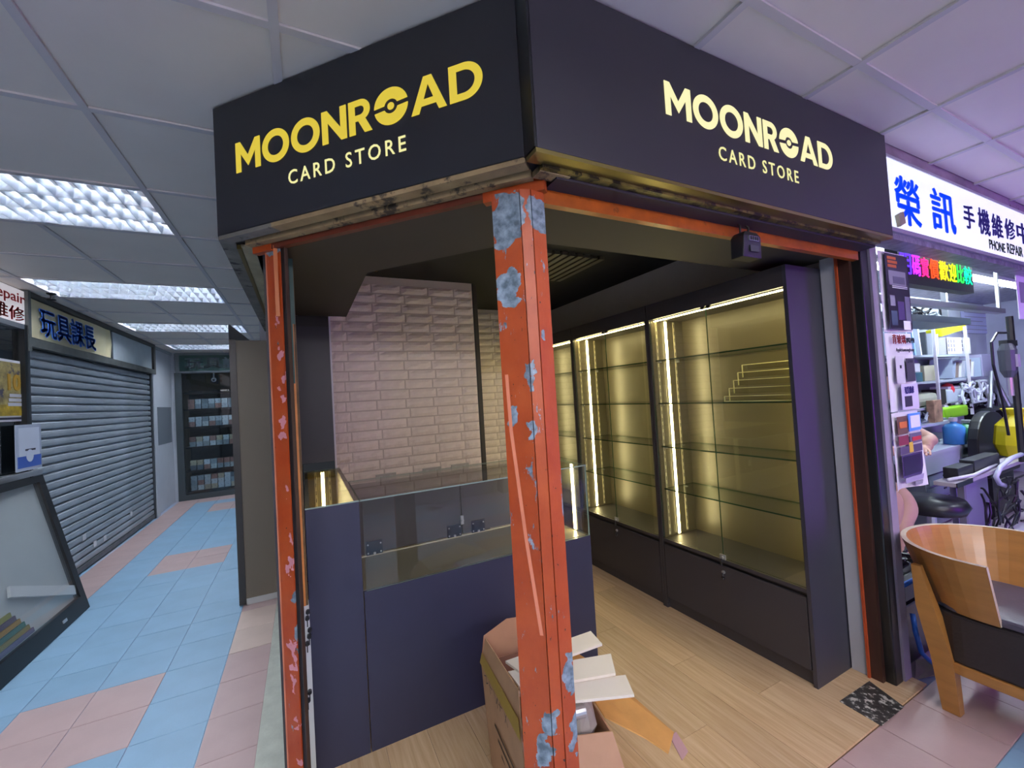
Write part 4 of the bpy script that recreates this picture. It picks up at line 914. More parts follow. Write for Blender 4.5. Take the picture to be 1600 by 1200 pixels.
def p2(b, x):
    x('背玻璃', red_m, .12, .86, .62, .975, .015); x('即場更換', dark_print, .64, .87, .97, .94)
    x('Apple/samsung/sony', dark_print, .22, .745, .93, .805, .0)
    b(mat('phone_white', 'd5d0dc', .3), .2, .36, .52, .70); b(mat('phone_dark', '4c4858', .3), .6, .37, .92, .67); b(dark_print, .34, .545, .40, .585, .0145); b(dark_print, .66, .61, .85, .645, .0145)
    b(mat('poster_pale', 'd2cbe4', .5), .32, .02, .97, .34, .0135); x('現貨維修', pur, .42, .215, .78, .31); b(dark_print, .42, .05, .7, .185, .0145)
def p3(b, x):
    b(mat('p_brown', '6e5146', .4), .07, .72, .44, .95); b(orange_print, .14, .80, .42, .88, .0145); b(blue_print, .5, .74, .97, .97); b(paper_m, .56, .78, .93, .94, .0145)
    b(mat('p_red', '8a3a4a', .4), .08, .58, .44, .70); b(mat('p_mauve', '6c6480', .4), .5, .58, .96, .71); b(red_m, .58, .61, .93, .66, .0145)
    b(mat('p_lid', '584a6a', .4), .1, .46, .95, .56); b(yellow_print, .44, .47, .58, .60, .0145)
    b(violet_print, .14, .16, .93, .45); b(mat('p_screen', '2e2044', .3), .17, .19, .84, .43, .0145); b(mat('p_keys', 'a79ac0', .4), .2, .09, .95, .155, .0145); b(grey_print, .55, .03, .95, .08, .0145)
poster('dark poster of phones, topmost of the three hanging by the column', 1.705, 2.115, paper_m, p1)
poster('white poster with red characters and two phones, middle of the three by the column', 1.305, 1.70, paper_m, p2)
poster('violet poster of a laptop, lowest of the three hanging by the column', .915, 1.30, paper_m, p3, .02)
po4 = thing('poster', 'pale poster hanging at the right picture edge beside the tube lamp', 'poster', (4.6, 1.0, 1.9))
a = at(1588, 440, 'y', 1.0); MB().box(a.x, 1.0, 1.83, a.x+.35, 1.004, 2.19).build('sheet', paper_m, po4); MB().box(a.x+.05, .998, 1.95, a.x+.3, .9995, 2.1).build('print', grey_print, po4)
# workbench along the back wall, drawers, racks
BY = 1.75
def P(px, py, y): return at(px, py, 'y', y)
bench = thing('workbench', 'white workbench with a deep white front in the repair shop', 'workbench', (5.9, 2.0, 0)); bmat = mat('bench_white', 'c3ccdc', .4)
MB().box(4.6, BY, .70, 7.0, 2.29, .735).build('top', bmat, bench); MB().box(4.6, BY+.01, .53, 7.0, BY+.03, .70).build('front', bmat, bench)
for x in (4.65, 6.95): MB().box(x-.03, 1.82, .003, x+.03, 2.27, .70).build('leg', bmat, bench)
MB().box(4.6, 1.90, .93, 6.25, 2.29, .955).build('upper_shelf', bmat, bench); MB().box(4.62, 2.2, .735, 4.66, 2.28, .93).box(6.2, 2.2, .735, 6.24, 2.28, .93).build('support', bmat, bench)
dr = thing('drawer_unit', 'translucent grey plastic drawer unit under the workbench', 'drawers', (5.7, 2.0, 0)); dm = mat('drawer_plastic', '9aa8b4', .25)
x0_, x1_ = P(1452, 780, 1.80).x, P(1502, 780, 1.80).x
MB().box(x0_, 1.82, .003, x1_, 2.2, .52).build('body', mat('drawer_body', 'c2ccd6', .4), dr)
for k in range(4):
    d = MB().box(x0_+.02, 1.795, .02+.125*k, x1_-.03, 1.82, .125+.125*k).build('drawer', dm, dr, bevel=.006); MB().box((x0_+x1_)/2-.04, 1.79, .085+.125*k, (x0_+x1_)/2+.02, 1.7955, .1+.125*k).build('handle', dark_print, d)
rk = thing('shelf_rack', 'white metal shelf rack full of parts in the repair shop', 'rack', (6.0, 2.1, .96)); RY = 1.98
for zz, xa, xb in ((1.10, 5.2, 6.2), (1.375, 5.2, 7.0), (1.66, 5.2, 7.1)):
    MB().box(xa, RY, zz-.012, xb, 2.29, zz+.012).build('shelf', mat('rack_shelf', 'b4c2c8', .4), rk)
for x in (5.2, 6.18, 7.05): MB().box(x-.012, RY-.025, .956, x+.012, RY-.001, 2.0).build('upright', white_m, rk)
def item(name, label, cat, px0, py0, px1, py1, y, depth, m, bev=.006, group=None, shape=None):
    a = P(px0, py1, y); b = P(px1, py1, y); c = P((px0+px1)/2, py0, y); z0 = (a.z+b.z)/2
    return MB().box(a.x, y, z0, b.x, y+depth, c.z), a.x, b.x, z0, c.z
def simple(name, label, cat, px0, py0, px1, py1, y, depth, m, bev=.006):
    mb, *_ = item(name, label, cat, px0, py0, px1, py1, y, depth, m); return tag(mb.build(name, m, bevel=bev), label, cat)
def boxed(name, label, cat, xa, xb, y, depth, z0, h, m, bev=.006): return tag(MB().box(xa, y, z0, xb, y+depth, z0+h).build(name, m, bevel=bev), label, cat)
sh3, sh2, sh1, us, bt = 1.673, 1.388, 1.113, .956, .736
def xat(px, y): return P(px, 600, y).x
# basket with yellow packet
bk = thing('storage_basket', 'white slotted plastic basket on the upper rack shelf', 'basket', (xat(1503, 2.0), 2.1, sh3)); xa, xb = xat(1485, 2.0), xat(1522, 2.0)
MB().box(xa, 2.0, sh3, xb, 2.006, sh3+.20).box(xa, 2.2, sh3, xb, 2.206, sh3+.2).box(xa, 2.0, sh3, xa+.006, 2.2, sh3+.2).box(xb-.006, 2.0, sh3, xb, 2.2, sh3+.2).box(xa, 2.0, sh3, xb, 2.2, sh3+.006).build('tub', white_m, bk)
for k in range(8):
    for r in range(3): MB().box(xa+.03+(xb-xa-.06)*k/8, 1.998, sh3+.035+.05*r, xa+.03+(xb-xa-.06)*k/8+.025, 2.0005, sh3+.072+.05*r).build('slot', grey_print, bk) if k not in (3, 4) else None
tag(MB().obox(((xa+xb)/2, 2.10, sh3+.305), ((xb-xa)*.52, 0, .05), (0, .07, 0), (-.004, 0, .045)).build('yellow_packet', mat('packet_yellow', 'd6d428', .35, dirt='b03a2a', dthr=.62, ds=9), bevel=.01), 'bright yellow packet lying on the white slotted basket', 'packet')
for k, (px, c, h, tl_) in enumerate(((1428, 'b9d4ea', .33, .18), (1437, '9cc4e6', .32, .16), (1446, 'dfe4ea', .30, .12), (1455, '3f444c', .26, .0), (1464, 'b4bcc6', .25, -.1), (1472, 'd3d8de', .24, -.12))):
    x = xat(px, 2.05); tag(MB().obox((x-tl_*h*.5, 2.15, sh3+.004+h/2), (.014, 0, 0), (0, .09, 0), (-tl_*h/2, 0, h/2)).build('document_folder', mat('folder_%d' % k, c, .5)),
        ['pale blue folder leaning at the left of the upper rack shelf', 'sky blue folder second in the upper rack row', 'white folder third in the upper rack row', 'dark grey folder upright in the upper rack row', 'grey folder leaning right in the upper rack row', 'whitish folder beside the slotted basket'][k], 'folder', 'folders on the upper rack shelf')
# clear box with booklets on the middle shelf
cb2 = thing('clear_crate', 'clear plastic crate of leaning booklets on the middle rack shelf', 'crate', (xat(1510, 2.0), 2.1, sh2)); xa, xb = xat(1490, 2.0), xat(1536, 2.0); cp = mat('crate_plastic', 'a9b9cc', .2)
MB().box(xa, 2.0, sh2, xa+.02, 2.2, sh2+.24).box(xb-.02, 2.0, sh2, xb, 2.2, sh2+.24).box(xa, 2.0, sh2, xb, 2.2, sh2+.008).box(xa, 2.19, sh2, xb, 2.2, sh2+.24).build('tub', cp, cb2)
for k in range(8):
    x = xa+.07+(xb-xa-.14)*k/8; hh = .16+.05*random.random(); tag(MB().obox((x+.02, 2.1, sh2+.012+hh/2), (.012, 0, 0), (0, .07, 0), (.03, 0, hh/2)).build('booklet', mat('book_%d' % (k % 4), ['c9d2da', '9fb0c2', '8a7c74', 'e0e4e8'][k % 4], .5)), 'thin booklet leaning inside the clear plastic crate', 'booklet', 'booklets in the clear crate')
boxed('paper_carton', 'cream carton at the left of the middle rack shelf', 'carton', xat(1446, 2.0), xat(1468, 2.0), 2.0, .2, sh2, .17, mat('cream_carton', 'b8b99a', .6))
boxed('parts_box', 'teal parts box at the left end of the middle rack shelf', 'box', xat(1421, 2.0), xat(1443, 2.0), 2.0, .2, sh2, .10, mat('teal_box', '3f6a74', .5))
boxed('parts_tray', 'white tray stacked on the teal parts box', 'tray', xat(1422, 2.02), xat(1440, 2.02), 2.02, .16, sh2+.102, .10, white_m)
boxed('storage_case', 'lilac grey case right of the booklet crate', 'case', xat(1538, 2.0), xat(1556, 2.0), 2.0, .2, sh2, .28, mat('lilac_case', '9c9cb8', .5))
boxed('paper_roll', 'fat cream paper roll under the middle rack shelf', 'roll', xat(1425, 2.0), xat(1466, 2.0), 2.0, .16, sh1, .15, mat('roll_cream', 'b6bda6', .7), .06)
boxed('cutter_box', 'dark box at the end of the cream paper roll', 'box', xat(1468, 2.0), xat(1477, 2.0), 2.0, .16, sh1, .17, mat('cutter_dark', '2c2624', .5))
boxed('white_device', 'white boxy device beside the dark box on the low rack shelf', 'device', xat(1479, 2.0), xat(1506, 2.0), 2.0, .2, sh1, .16, mat('device_white', 'c9d8e0', .35), .02)
boxed('flat_carton', 'pale flat carton lying on the white boxy device', 'carton', xat(1483, 2.0), xat(1503, 2.0), 2.01, .16, sh1+.163, .03, white_m)
# notices on the back wall
for k, (p0, q0, p1_, q1) in enumerate(((1503, 462, 1562, 520), (1556, 528, 1592, 560), (1568, 566, 1596, 600))):
    a = P(p0, q1, 2.29); b = P(p1_, q1, 2.29); c = P(p0, q0, 2.29); z1_ = min(c.z, 2.4); n_ = thing('wall_notice', ['large printed notice taped high on the repair shop wall', 'small white notice below the large one at right', 'lower white notice behind the hot air tool'][k], 'notice', ((a.x+b.x)/2, 2.29, a.z))
    MB().box(a.x, 2.285, a.z, b.x, 2.289, z1_).build('sheet', mat('notice_paper', 'c6d0ee', .7), n_)
    for j in range(6 if k == 0 else 3): MB().box(a.x+.12, 2.2835, z1_-.06-.06*j, a.x+.12+(b.x-a.x)*(.45+.3*((j*7) % 3)/3), 2.2848, z1_-.053-.06*j).build('text_line', grey_print, n_)
# bench-top things
def bottle(label, px, y, z, r, h, col):
    x = xat(px, y); t = thing('bottle', label, 'bottle', (x, y, z)); MB().lathe((x, y, z), [(0, 0), (r, .004), (r, h*.62), (r*.7, h*.74), (r*.3, h*.8), (r*.3, h*.86)], 18).build('body', mat('b_'+col, col, .3), t, smooth=True)
    MB().lathe((x, y, z+h*.86), [(r*.38, 0), (r*.38, h*.14), (0, h*.14)], 14).build('cap', white_m, t); return t
bottle('sky blue bottle standing on the white workbench', 1484, 1.80, bt, .085, .27, '4a96d6'); bottle('light green tub bottle right of the blue bottle on the workbench', 1504, 1.80, bt, .095, .22, '63c087')
xa, xb = xat(1472, 1.95), xat(1510, 1.95)
gt = thing('tissue_box', 'lime green tissue box on the workbench upper shelf', 'box', ((xa+xb)/2, 2.02, us)); MB().box(xa, 1.95, us, xb, 2.12, us+.125).build('carton', mat('lime', '8fd018', .45), gt, bevel=.03, seg=3)
MB().lathe(((xa+xb)/2-.1, 2.03, us+.12), [(.05, 0), (.035, .03), (.05, .05), (0, .04)], 9).build('tissue', white_m, gt)
boxed('snack_carton', 'tan printed carton left of the lime green tissue box', 'carton', xat(1457, 1.90), xat(1470, 1.90), 1.905, .06, us+.001, .23, mat('tan_print', 'a98a6c', .6, var=.5, vs=12))
rb = thing('cleaning_brush', 'red domed cap on a stick among the tools', 'brush', (xat(1480, 2.05), 2.05, us)); x = xat(1480, 2.05)
MB().lathe((x, 2.05, us+.27), [(.05, 0), (.06, .04), (.045, .1), (0, .12)], 16).build('cap', mat('red_cap', 'cf3a46', .4), rb, smooth=True); MB().tube([(x, 2.05, us), (x, 2.05, us+.28)], .015, 8).build('stick', black_m, rb)
boxed('blue_carton', 'pale blue carton behind the lime green tissue box', 'carton', xat(1472, 2.14), xat(1488, 2.14), 2.14, .1, us, .30, mat('pale_blue', '9fb4d8', .5))
# loose cables and tools: nobody could count them
def tangle(name, label, cat, c, s, n, m, r=.006, seed=1, parent=None, drop=.6):
    rr = random.Random(seed); mb = MB()
    for k in range(n):
        p = Vector((c[0]+rr.uniform(-s[0], s[0]), c[1]+rr.uniform(-s[1], s[1]), c[2]+rr.uniform(-s[2], s[2]))); d = Vector((rr.uniform(-1, 1), rr.uniform(-.4, .4), rr.uniform(-1, 1)*drop)).normalized()
        pts = [p]
        for i in range(6):
            d = (d+Vector((rr.uniform(-.6, .6), rr.uniform(-.4, .4), rr.uniform(-.6, .6)))).normalized(); q = pts[-1]+d*s[0]*.16
            q = Vector((min(max(q.x, c[0]-s[0]), c[0]+s[0]), min(max(q.y, c[1]-s[1]), c[1]+s[1]), min(max(q.z, c[2]-s[2]), c[2]+s[2]))); pts.append(q)
        mb.tube(pts, r, 5)
    return tag(mb.build(name, m), label, cat, kind='stuff')
xc = xat(1455, 2.1)
tangle('cable_tangle', 'tangle of white and grey cables heaped above the folders', 'cables', (xc-.05, 2.14, 2.09), (.50, .10, .085), 70, mat('cable_white', 'b4c0c6', .4), .008, 1)
tangle('cable_tangle', 'dark cables mixed into the white heap above the folders', 'cables', (xc-.1, 2.10, 2.14), (.42, .08, .07), 12, black_m, .012, 2)
tangle('tool_heap', 'heap of small silver tools left of the tan carton', 'tools', (xat(1440, 2.05), 2.05, us+.07), (.36, .09, .055), 60, mat('tool_silver', 'aebcc2', .25, metal=.5), .012, 3)
tangle('tool_heap', 'heap of black handled tools right of the tissue box', 'tools', (xat(1520, 2.05), 2.05, us+.20), (.40, .08, .16), 40, black_m, .016, 4)
tangle('tool_heap', 'pale wrappers and small parts among the black tools', 'tools', (xat(1512, 2.03), 2.0, us+.26), (.45, .06, .12), 40, mat('wrap_pale', 'd0dade', .3), .014, 5)
sv = thing('rolled_shade', 'grey roller shade housing under the LED ticker', 'shade', (4.6, 1.5, 1.98)); MB().box(3.2, 1.3, 1.97, 5.6, 1.36, 2.01).build('rail', alu_m, sv); MB().box(3.4, 1.6, 1.93, 5.9, 1.9, 1.99).build('housing', mat('shade_dark', '47545c', .4), sv)
for x in (3.2, 5.55): MB().box(x, 1.32, 2.01, x+.03, 1.34, 2.425).build('bracket', alu_m, sv)
MB().box(3.5, 1.7, 1.99, 3.54, 1.74, 2.425).box(5.7, 1.7, 1.99, 5.74, 1.74, 2.425).build('hanger', alu_m, sv)
# hot air tool on stand, front table, black armchair, yellow bag
TY = 1.35
tbx = thing('side_table', 'narrow grey table with a black edge in front of the workbench', 'table', (5.0, TY+.1, 0)); tz = P(1505, 752, TY).z; xa, xb = P(1494, 752, TY).x, 6.6
MB().box(xa, TY, tz-.03, xb, TY+.13, tz).build('top', mat('table_top', 'b9b2b8', .4), tbx); MB().box(xa-.004, TY-.006, tz-.034, xa+.3, TY, tz+.002).build('edge', black_m, tbx)
for x in (xa+.25, 6.5): MB().box(x-.02, TY+.03, .003, x+.02, TY+.07, tz-.03).build('leg', mat('table_leg', '7a7686', .5), tbx)
MB().box(xa+.28, TY+.09, .003, xa+.95, TY+.128, tz-.031).build('side_cabinet', mat('lilac_panel', '8a86a4', .5), tbx)
boxed('power_supply', 'black desktop power supply box on the grey side table', 'device', P(1506, 740, TY).x, P(1530, 740, TY).x, TY+.03, .09, tz+.001, .09, mat('psu_black', '1c1c22', .4))
boxed('device_pile', 'dark flat device behind the power supply on the side table', 'device', P(1532, 740, TY).x, P(1572, 740, TY).x, TY+.03, .09, tz+.001, .11, mat('psu_grey', '2a2a30', .4))
pts = [(P(1494, 738, TY).x, TY+.05, tz+.02), (P(1520, 744, TY).x, TY-.01, tz+.025), (P(1550, 744, TY).x, TY+.02, tz+.02), (P(1585, 742, TY).x, TY+.06, tz+.02)]
tag(MB().tube(pts, .012, 6).build('white_cable', white_m, smooth=True), 'white cable lying along the front of the side table', 'cable')
q = [P(1600, 708, TY-.03), P(1580, 716, TY-.03), P(1563, 730, TY-.03), P(1556, 745, TY-.03), P(1562, 756, TY-.03), P(1575, 760, TY-.03)]
tag(MB().tube(q, .018, 8).build('white_hose', mat('hose_white', 'c9cede', .35), smooth=True), 'thick white hose looping over the side table edge', 'hose')
ar = thing('black_armchair', 'black rounded armchair back beyond the side table', 'chair', (P(1558, 690, 1.6).x, 1.7, 0)); cx_ = P(1558, 690, 1.6); 
ap = [(cx_.x-.42*math.cos(math.pi*i/12), .60+.45*math.sin(math.pi*i/12)**.6) for i in range(13)]
MB().add([(x, 1.62, z) for x, z in ap]+[(x, 1.70, z) for x, z in ap], [tuple(range(13))[::-1], tuple(range(13, 26))]+[(i, (i+1) % 13, 13+(i+1) % 13, 13+i) for i in range(13)]).build('backrest', mat('armchair_black', '15161a', .35), ar, bevel=.012)
MB().box(cx_.x-.42, 1.55, .42, cx_.x+.42, 1.75, .62).build('seat', MATS['armchair_black'], ar, bevel=.03); MB().box(cx_.x-.3, 1.58, .003, cx_.x+.3, 1.72, .42).build('base', black_m, ar)
yb_ = P(1594, 660, 1.3); tag(MB().lathe((6.08, 1.41, tz+.001), [(0, 0), (.13, .01), (.16, .12), (.14, .30), (.06, .40), (.10, .46), (0, .43)], 11).build('plastic_bag', mat('bag_yellow', 'd8c81c', .3)), 'bright yellow plastic bag at the right picture edge', 'bag')
ha = thing('hot_air_tool', 'grey and black hot air tool hanging from a black pole', 'tool', (P(1585, 600, 1.3).x, 1.32, tz)); hx = P(1592, 600, 1.3).x
MB().tube([(hx, 1.32, tz), (hx, 1.32, 1.95)], .025, 8).build('pole', black_m, ha); hq = P(1575, 565, 1.3); MB().tube([(hq.x, 1.3, hq.z-.14), (hq.x, 1.3, hq.z-.08), (hq.x, 1.3, hq.z+.1), (hq.x, 1.3, hq.z+.16)], [.03, .055, .06, .035], 12).build('body', mat('tool_grey', '4a4c54', .4), ha)
MB().tube([(hq.x, 1.3, hq.z-.30), (hq.x, 1.3, hq.z-.13)], .022, 10).build('nozzle', steel_m, ha); MB().box(hq.x-.03, 1.235, hq.z-.05, hq.x+.03, 1.25, hq.z+.06).build('label_plate', mat('tool_label', 'b0a0b8', .5), ha)
MB().tube([P(1572, 520, 1.28), P(1558, 520, 1.28), P(1549, 535, 1.28), P(1552, 570, 1.28), P(1566, 625, 1.28), P(1576, 680, 1.28)], .010, 6).build('cord', black_m, ha); MB().box(hq.x-.02, 1.29, hq.z+.14, hx+.02, 1.34, hq.z+.19).build('bracket', black_m, ha)
tr = thing('tripod', 'silver tripod with spread legs behind the hot air tool', 'tripod', (P(1545, 640, 1.9).x, 1.9, us)); tp_ = P(1558, 580, 1.9)
for dx, dy in ((-.35, 0), (.1, -.05), (.25, .08)): MB().tube([(tp_.x, 1.95, tp_.z), (tp_.x+dx, 1.9+dy, us+.05)], .022, 8).build('leg', alu_m, tr)
MB().box(tp_.x-.5, 1.86, us+.02, tp_.x+.6, 2.1, us+.05).build('base_board', mat('board_dark', '25282c', .4), tr); MB().box(tp_.x-.5, 1.88, bt, tp_.x-.44, 2.08, us+.02).box(tp_.x+.54, 1.88, bt, tp_.x+.6, 2.08, us+.02).build('base_leg', black_m, tr)
tangle('cable_tangle', 'dark cables hanging below the side table at right', 'cables', (P(1575, 800, 1.32).x, 1.29, .28), (.5, .04, .26), 26, black_m, .008, 8, drop=1.2)
boxed('paper_ream', 'white paper packet on the floor at the right edge', 'paper', P(1575, 825, 1.3).x, P(1602, 825, 1.3).x, 1.25, .1, .003, .12, white_m)
# seated person behind the posters
def skin(name, chain, edges, parent, m, sub=2, root=0):
    me = bpy.data.meshes.new('s'); me.from_pydata([c[0] for c in chain], edges, []); o = bpy.data.objects.new('s', me); COL.objects.link(o)
    sk = o.modifiers.new('s', 'SKIN'); sk.use_smooth_shade = True
    for v, c in zip(me.skin_vertices[0].data, chain): v.radius = c[1] if isinstance(c[1], tuple) else (c[1], c[1]); v.use_root = False
    me.skin_vertices[0].data[root].use_root = True
    ss = o.modifiers.new('u', 'SUBSURF'); ss.levels = sub
    r = bpy.data.meshes.new_from_object(o.evaluated_get(bpy.context.evaluated_depsgraph_get())); bpy.data.objects.remove(o)
    r.materials.clear(); r.materials.append(m); inv = W(parent).inverted()
    for v in r.vertices: v.co = inv @ v.co
    ob = bpy.data.objects.new(name, r); COL.objects.link(ob); ob.parent = parent; WM[ob.name] = W(parent); return ob
skin_m = mat('skin', 'bd9683', .55, var=.05, vs=9)
pe = thing('person', 'seated person in black shorts, bare shin and forearm showing past the posters', 'person', (4.0, 1.75, 0))
K = P(1418, 778, 1.5); AN = P(1407, 856, 1.5); EL = P(1456, 688, 1.42); V3 = lambda *a: Vector(a)
hipR, hipL = V3(4.10, 1.80, .60), V3(3.90, 1.80, .60)
ch_ = [(V3(4.0, 1.82, .62), (.14, .11)), (V3(4.0, 1.80, .85), (.13, .10)), (V3(4.0, 1.70, 1.10), (.13, .09)), (V3(4.0, 1.67, 1.22), .06), (V3(4.0, 1.64, 1.29), .06), (V3(4.0, 1.59, 1.385), (.105, .11)), (V3(4.0, 1.60, 1.49), (.13, .15)),
       (hipR, .10), (K+V3(0, .05, .03), .085), (K+V3(0, 0, -.08), .078), ((K+AN)/2+V3(0, .02, .03), .082), (AN+V3(0, 0, .05), .052), (AN+V3(0, 0, -.03), .048), (AN+V3(0, -.13, -.07), .03),
       (hipL, .10), (V3(3.80, 1.50, .60), .085), (V3(3.80, 1.52, .48), .075), (V3(3.80, 1.60, .20), .048), (V3(3.80, 1.47, .13), .032),
       (V3(4.20, 1.68, 1.13), .065), (V3(4.29, 1.55, 1.04), .055), (EL, .052), (EL+V3(-.13, -.005, 0), .048), (V3(4.14, 1.40, .93), .034), (V3(4.07, 1.40, .93), (.035, .018)),
       (V3(3.80, 1.68, 1.13), .065), (V3(3.72, 1.55, .94), .05), (V3(3.86, 1.44, .93), .032), (V3(3.93, 1.42, .93), (.035, .018))]
eds = [(0, 1), (1, 2), (2, 3), (3, 4), (4, 5), (5, 6), (0, 7), (7, 8), (8, 9), (9, 10), (10, 11), (11, 12), (12, 13), (0, 14), (14, 15), (15, 16), (16, 17), (17, 18), (2, 19), (19, 20), (20, 21), (21, 22), (22, 23), (23, 24), (2, 25), (25, 26), (26, 27), (27, 28)]
for base, dr_ in ((24, V3(-.9, -.3, -.2)), (28, V3(.9, -.3, -.2))):      # fingers and thumb
    c0 = ch_[base][0]; dr_ = dr_.normalized(); sd = V3(-dr_.y, dr_.x, 0).normalized()
    for off, ln in ((-.027, .06), (-.009, .07), (.009, .066), (.027, .05)):
        n0 = len(ch_); ch_ += [(c0+dr_*.045+sd*off, .0088), (c0+dr_*(.045+ln*.55)+sd*off*1.1, .008), (c0+dr_*(.045+ln)+sd*off*1.1-Z*.016, .007)]; eds += [(base, n0), (n0, n0+1), (n0+1, n0+2)]
    n0 = len(ch_); ch_ += [(c0+sd*-.04-dr_*.01, .010), (c0+sd*-.06+dr_*.03, .009)]; eds += [(base, n0), (n0, n0+1)]
skin('body', ch_, eds, pe, skin_m)
blk_c = mat('shorts_black', '15151a', .8); shirt_c = mat('shirt_dark', '30323c', .85)
skin('shorts', [(V3(4.0, 1.83, .66), (.19, .15)), (V3(4.09, 1.80, .60), .13), (K+V3(0, .13, .035), .115), (V3(3.91, 1.80, .60), .13), (V3(3.80, 1.62, .60), .115)], [(0, 1), (1, 2), (0, 3), (3, 4)], pe, blk_c)
skin('shirt', [(V3(4.0, 1.82, .64), (.20, .16)), (V3(4.0, 1.80, .88), (.19, .15)), (V3(4.0, 1.69, 1.09), (.25, .20)), (V3(4.0, 1.66, 1.20), .12), (V3(4.20, 1.68, 1.13), .10), (V3(4.27, 1.58, 1.06), .075), (V3(3.80, 1.68, 1.13), .10), (V3(3.74, 1.58, .99), .075)], [(0, 1), (1, 2), (2, 3), (2, 4), (4, 5), (2, 6), (6, 7)], pe, shirt_c, root=0)
hc = V3(4.0, 1.612, 1.475); rows = [[hc+V3(.098*math.sin(a)*math.cos(b), .112*math.sin(a)*math.sin(b), .125*math.cos(a)) for b in [2*math.pi*k/16 for k in range(16)]] for a in [math.pi*.5*i/7 for i in range(8)]]
MB().grid([r[::-1] for r in rows], 0, True).build('hair', black_m, pe, smooth=True)
for s_ in (-1, 1): MB().lathe((4.0+.034*s_, 1.515, 1.435), [(0, 0), (.010, .004), (.010, .010), (0, .014)], 8).build('eye', black_m, pe); MB().lathe((4.0+.088*s_, 1.60, 1.405), [(0, 0), (.014, .012), (.016, .04), (0, .055)], 8).build('ear', skin_m, pe)
MB().add([(3.985, 1.525, 1.40), (4.015, 1.525, 1.40), (4.0, 1.49, 1.398), (4.0, 1.515, 1.445)], [(0, 3, 2), (2, 3, 1), (0, 2, 1)]).build('nose', skin_m, pe); MB().box(3.975, 1.505, 1.365, 4.025, 1.53, 1.373).build('mouth', mat('lips', '94584e', .5), pe)
for q_ in (AN+V3(0, -.05, -.065), V3(3.80, 1.54, .125)): MB().obox(q_, (.045, 0, 0), (0, .13, .015), (0, -.004, .04)).build('shoe', black_m, pe, bevel=.025, seg=3)
fz = AN.z-.065-.062
boxed('foot_rest', 'low pale carton under the seated person\'s shoe', 'carton', 3.72, AN.x+.08, 1.34, .28, .003, max(fz-.006, .03), mat('rest_carton', '8c8288', .7))
sc_ = thing('office_stool', 'black padded stool under the seated person', 'stool', (4.0, 1.88, 0)); MB().lathe((4.0, 1.88, .38), [(0, 0), (.20, .0), (.22, .03), (.21, .07), (0, .085)], 20).build('seat', black_m, sc_, smooth=True); MB().tube([(4.0, 1.88, .06), (4.0, 1.88, .42)], .03, 10).build('column', steel_m, sc_)
for k in range(5): a_ = 2*math.pi*k/5; MB().tube([(4.0, 1.88, .08), (4.0+.2*math.cos(a_), 1.88+.2*math.sin(a_), .03)], .02, 8).build('leg', black_m, sc_)
sk_ = P(1459, 786, 1.5); s2 = thing('office_stool', 'second black stool whose thick seat shows right of the bare knee', 'stool', (sk_.x, 1.5, 0))
MB().lathe((sk_.x-.06, 1.5, sk_.z-.05), [(0, 0), (.20, .0), (.225, .05), (.2, .10), (0, .115)], 20).build('seat', mat('stool_black', '17181c', .35), s2, smooth=True); MB().tube([(sk_.x-.06, 1.5, .003), (sk_.x-.06, 1.5, sk_.z-.05)], .03, 10).build('column', steel_m, s2)
MB().lathe((sk_.x-.06, 1.5, .003), [(0, .03), (.13, .012), (.14, 0)], 20).build('base', black_m, s2)
cp_ = P(1444, 820, 1.40); c_ = thing('drink_can', 'red and white drink can on the repair shop floor', 'can', (cp_.x, 1.40, .003)); MB().lathe((cp_.x, 1.40, .003), [(0, 0), (.07, 0), (.07, .10)], 16).build('red_body', red_m, c_); MB().lathe((cp_.x, 1.40, .103), [(.07, 0), (.07, .08), (.055, .1), (0, .1)], 16).build('white_top', white_m, c_)
# machines and hoses on the floor behind the tub chair
mc = thing('air_compressor', 'black boxy machine on the floor between the column and the tub chair', 'machine', (2.95, 1.2, .003))
MB().box(2.64, 1.06, .003, 3.10, 1.40, .30).build('body', mat('machine_black', '111116', .4), mc, bevel=.01); MB().box(2.66, 1.08, .301, 3.05, 1.36, .42).build('upper_case', black_m, mc, bevel=.02)
MB().box(2.70, 1.05, .33, 2.90, 1.078, .43).build('grey_plate', mat('machine_plate', '5c6068', .5), mc)
tag(MB().tube([(2.62, 1.03, .44), (2.75, 1.02, .445), (2.9, 1.03, .43), (3.05, 1.04, .38)], .011, 8).build('blue_hose', mat('hose_blue', '2f6ad0', .35), smooth=True), 'short blue hose across the upper part of the black machine', 'hose')
tag(MB().tube([(2.68, 1.02, .29), (2.645, 1.0, .22), (2.66, .99, .12), (2.74, .985, .05), (2.86, .985, .02)], .011, 8).build('blue_hose', MATS['hose_blue'], smooth=True), 'long blue hose curving down to the floor by the column', 'hose')
tangle('cable_tangle', 'knotted dark cables on top of the black machine', 'cables', (2.88, 1.12, .465), (.20, .06, .04), 16, black_m, .010, 11)
tag(sheet('floor_scrap', [(2.60, 1.0, .008), (2.78, .94, .012), (2.92, .99, .02), (2.74, 1.045, .03)], mat('scrap', '7f7570', .8, var=.3), None, .004), 'crumpled tan scrap on the floor beside the column', 'scrap')
tag(MB().obox((2.72, 1.10, .52), (.05, 0, .01), (0, .02, 0), (-.005, 0, .018)).build('red_wrapper', red_m), 'small red wrapper above the black machine', 'wrapper')
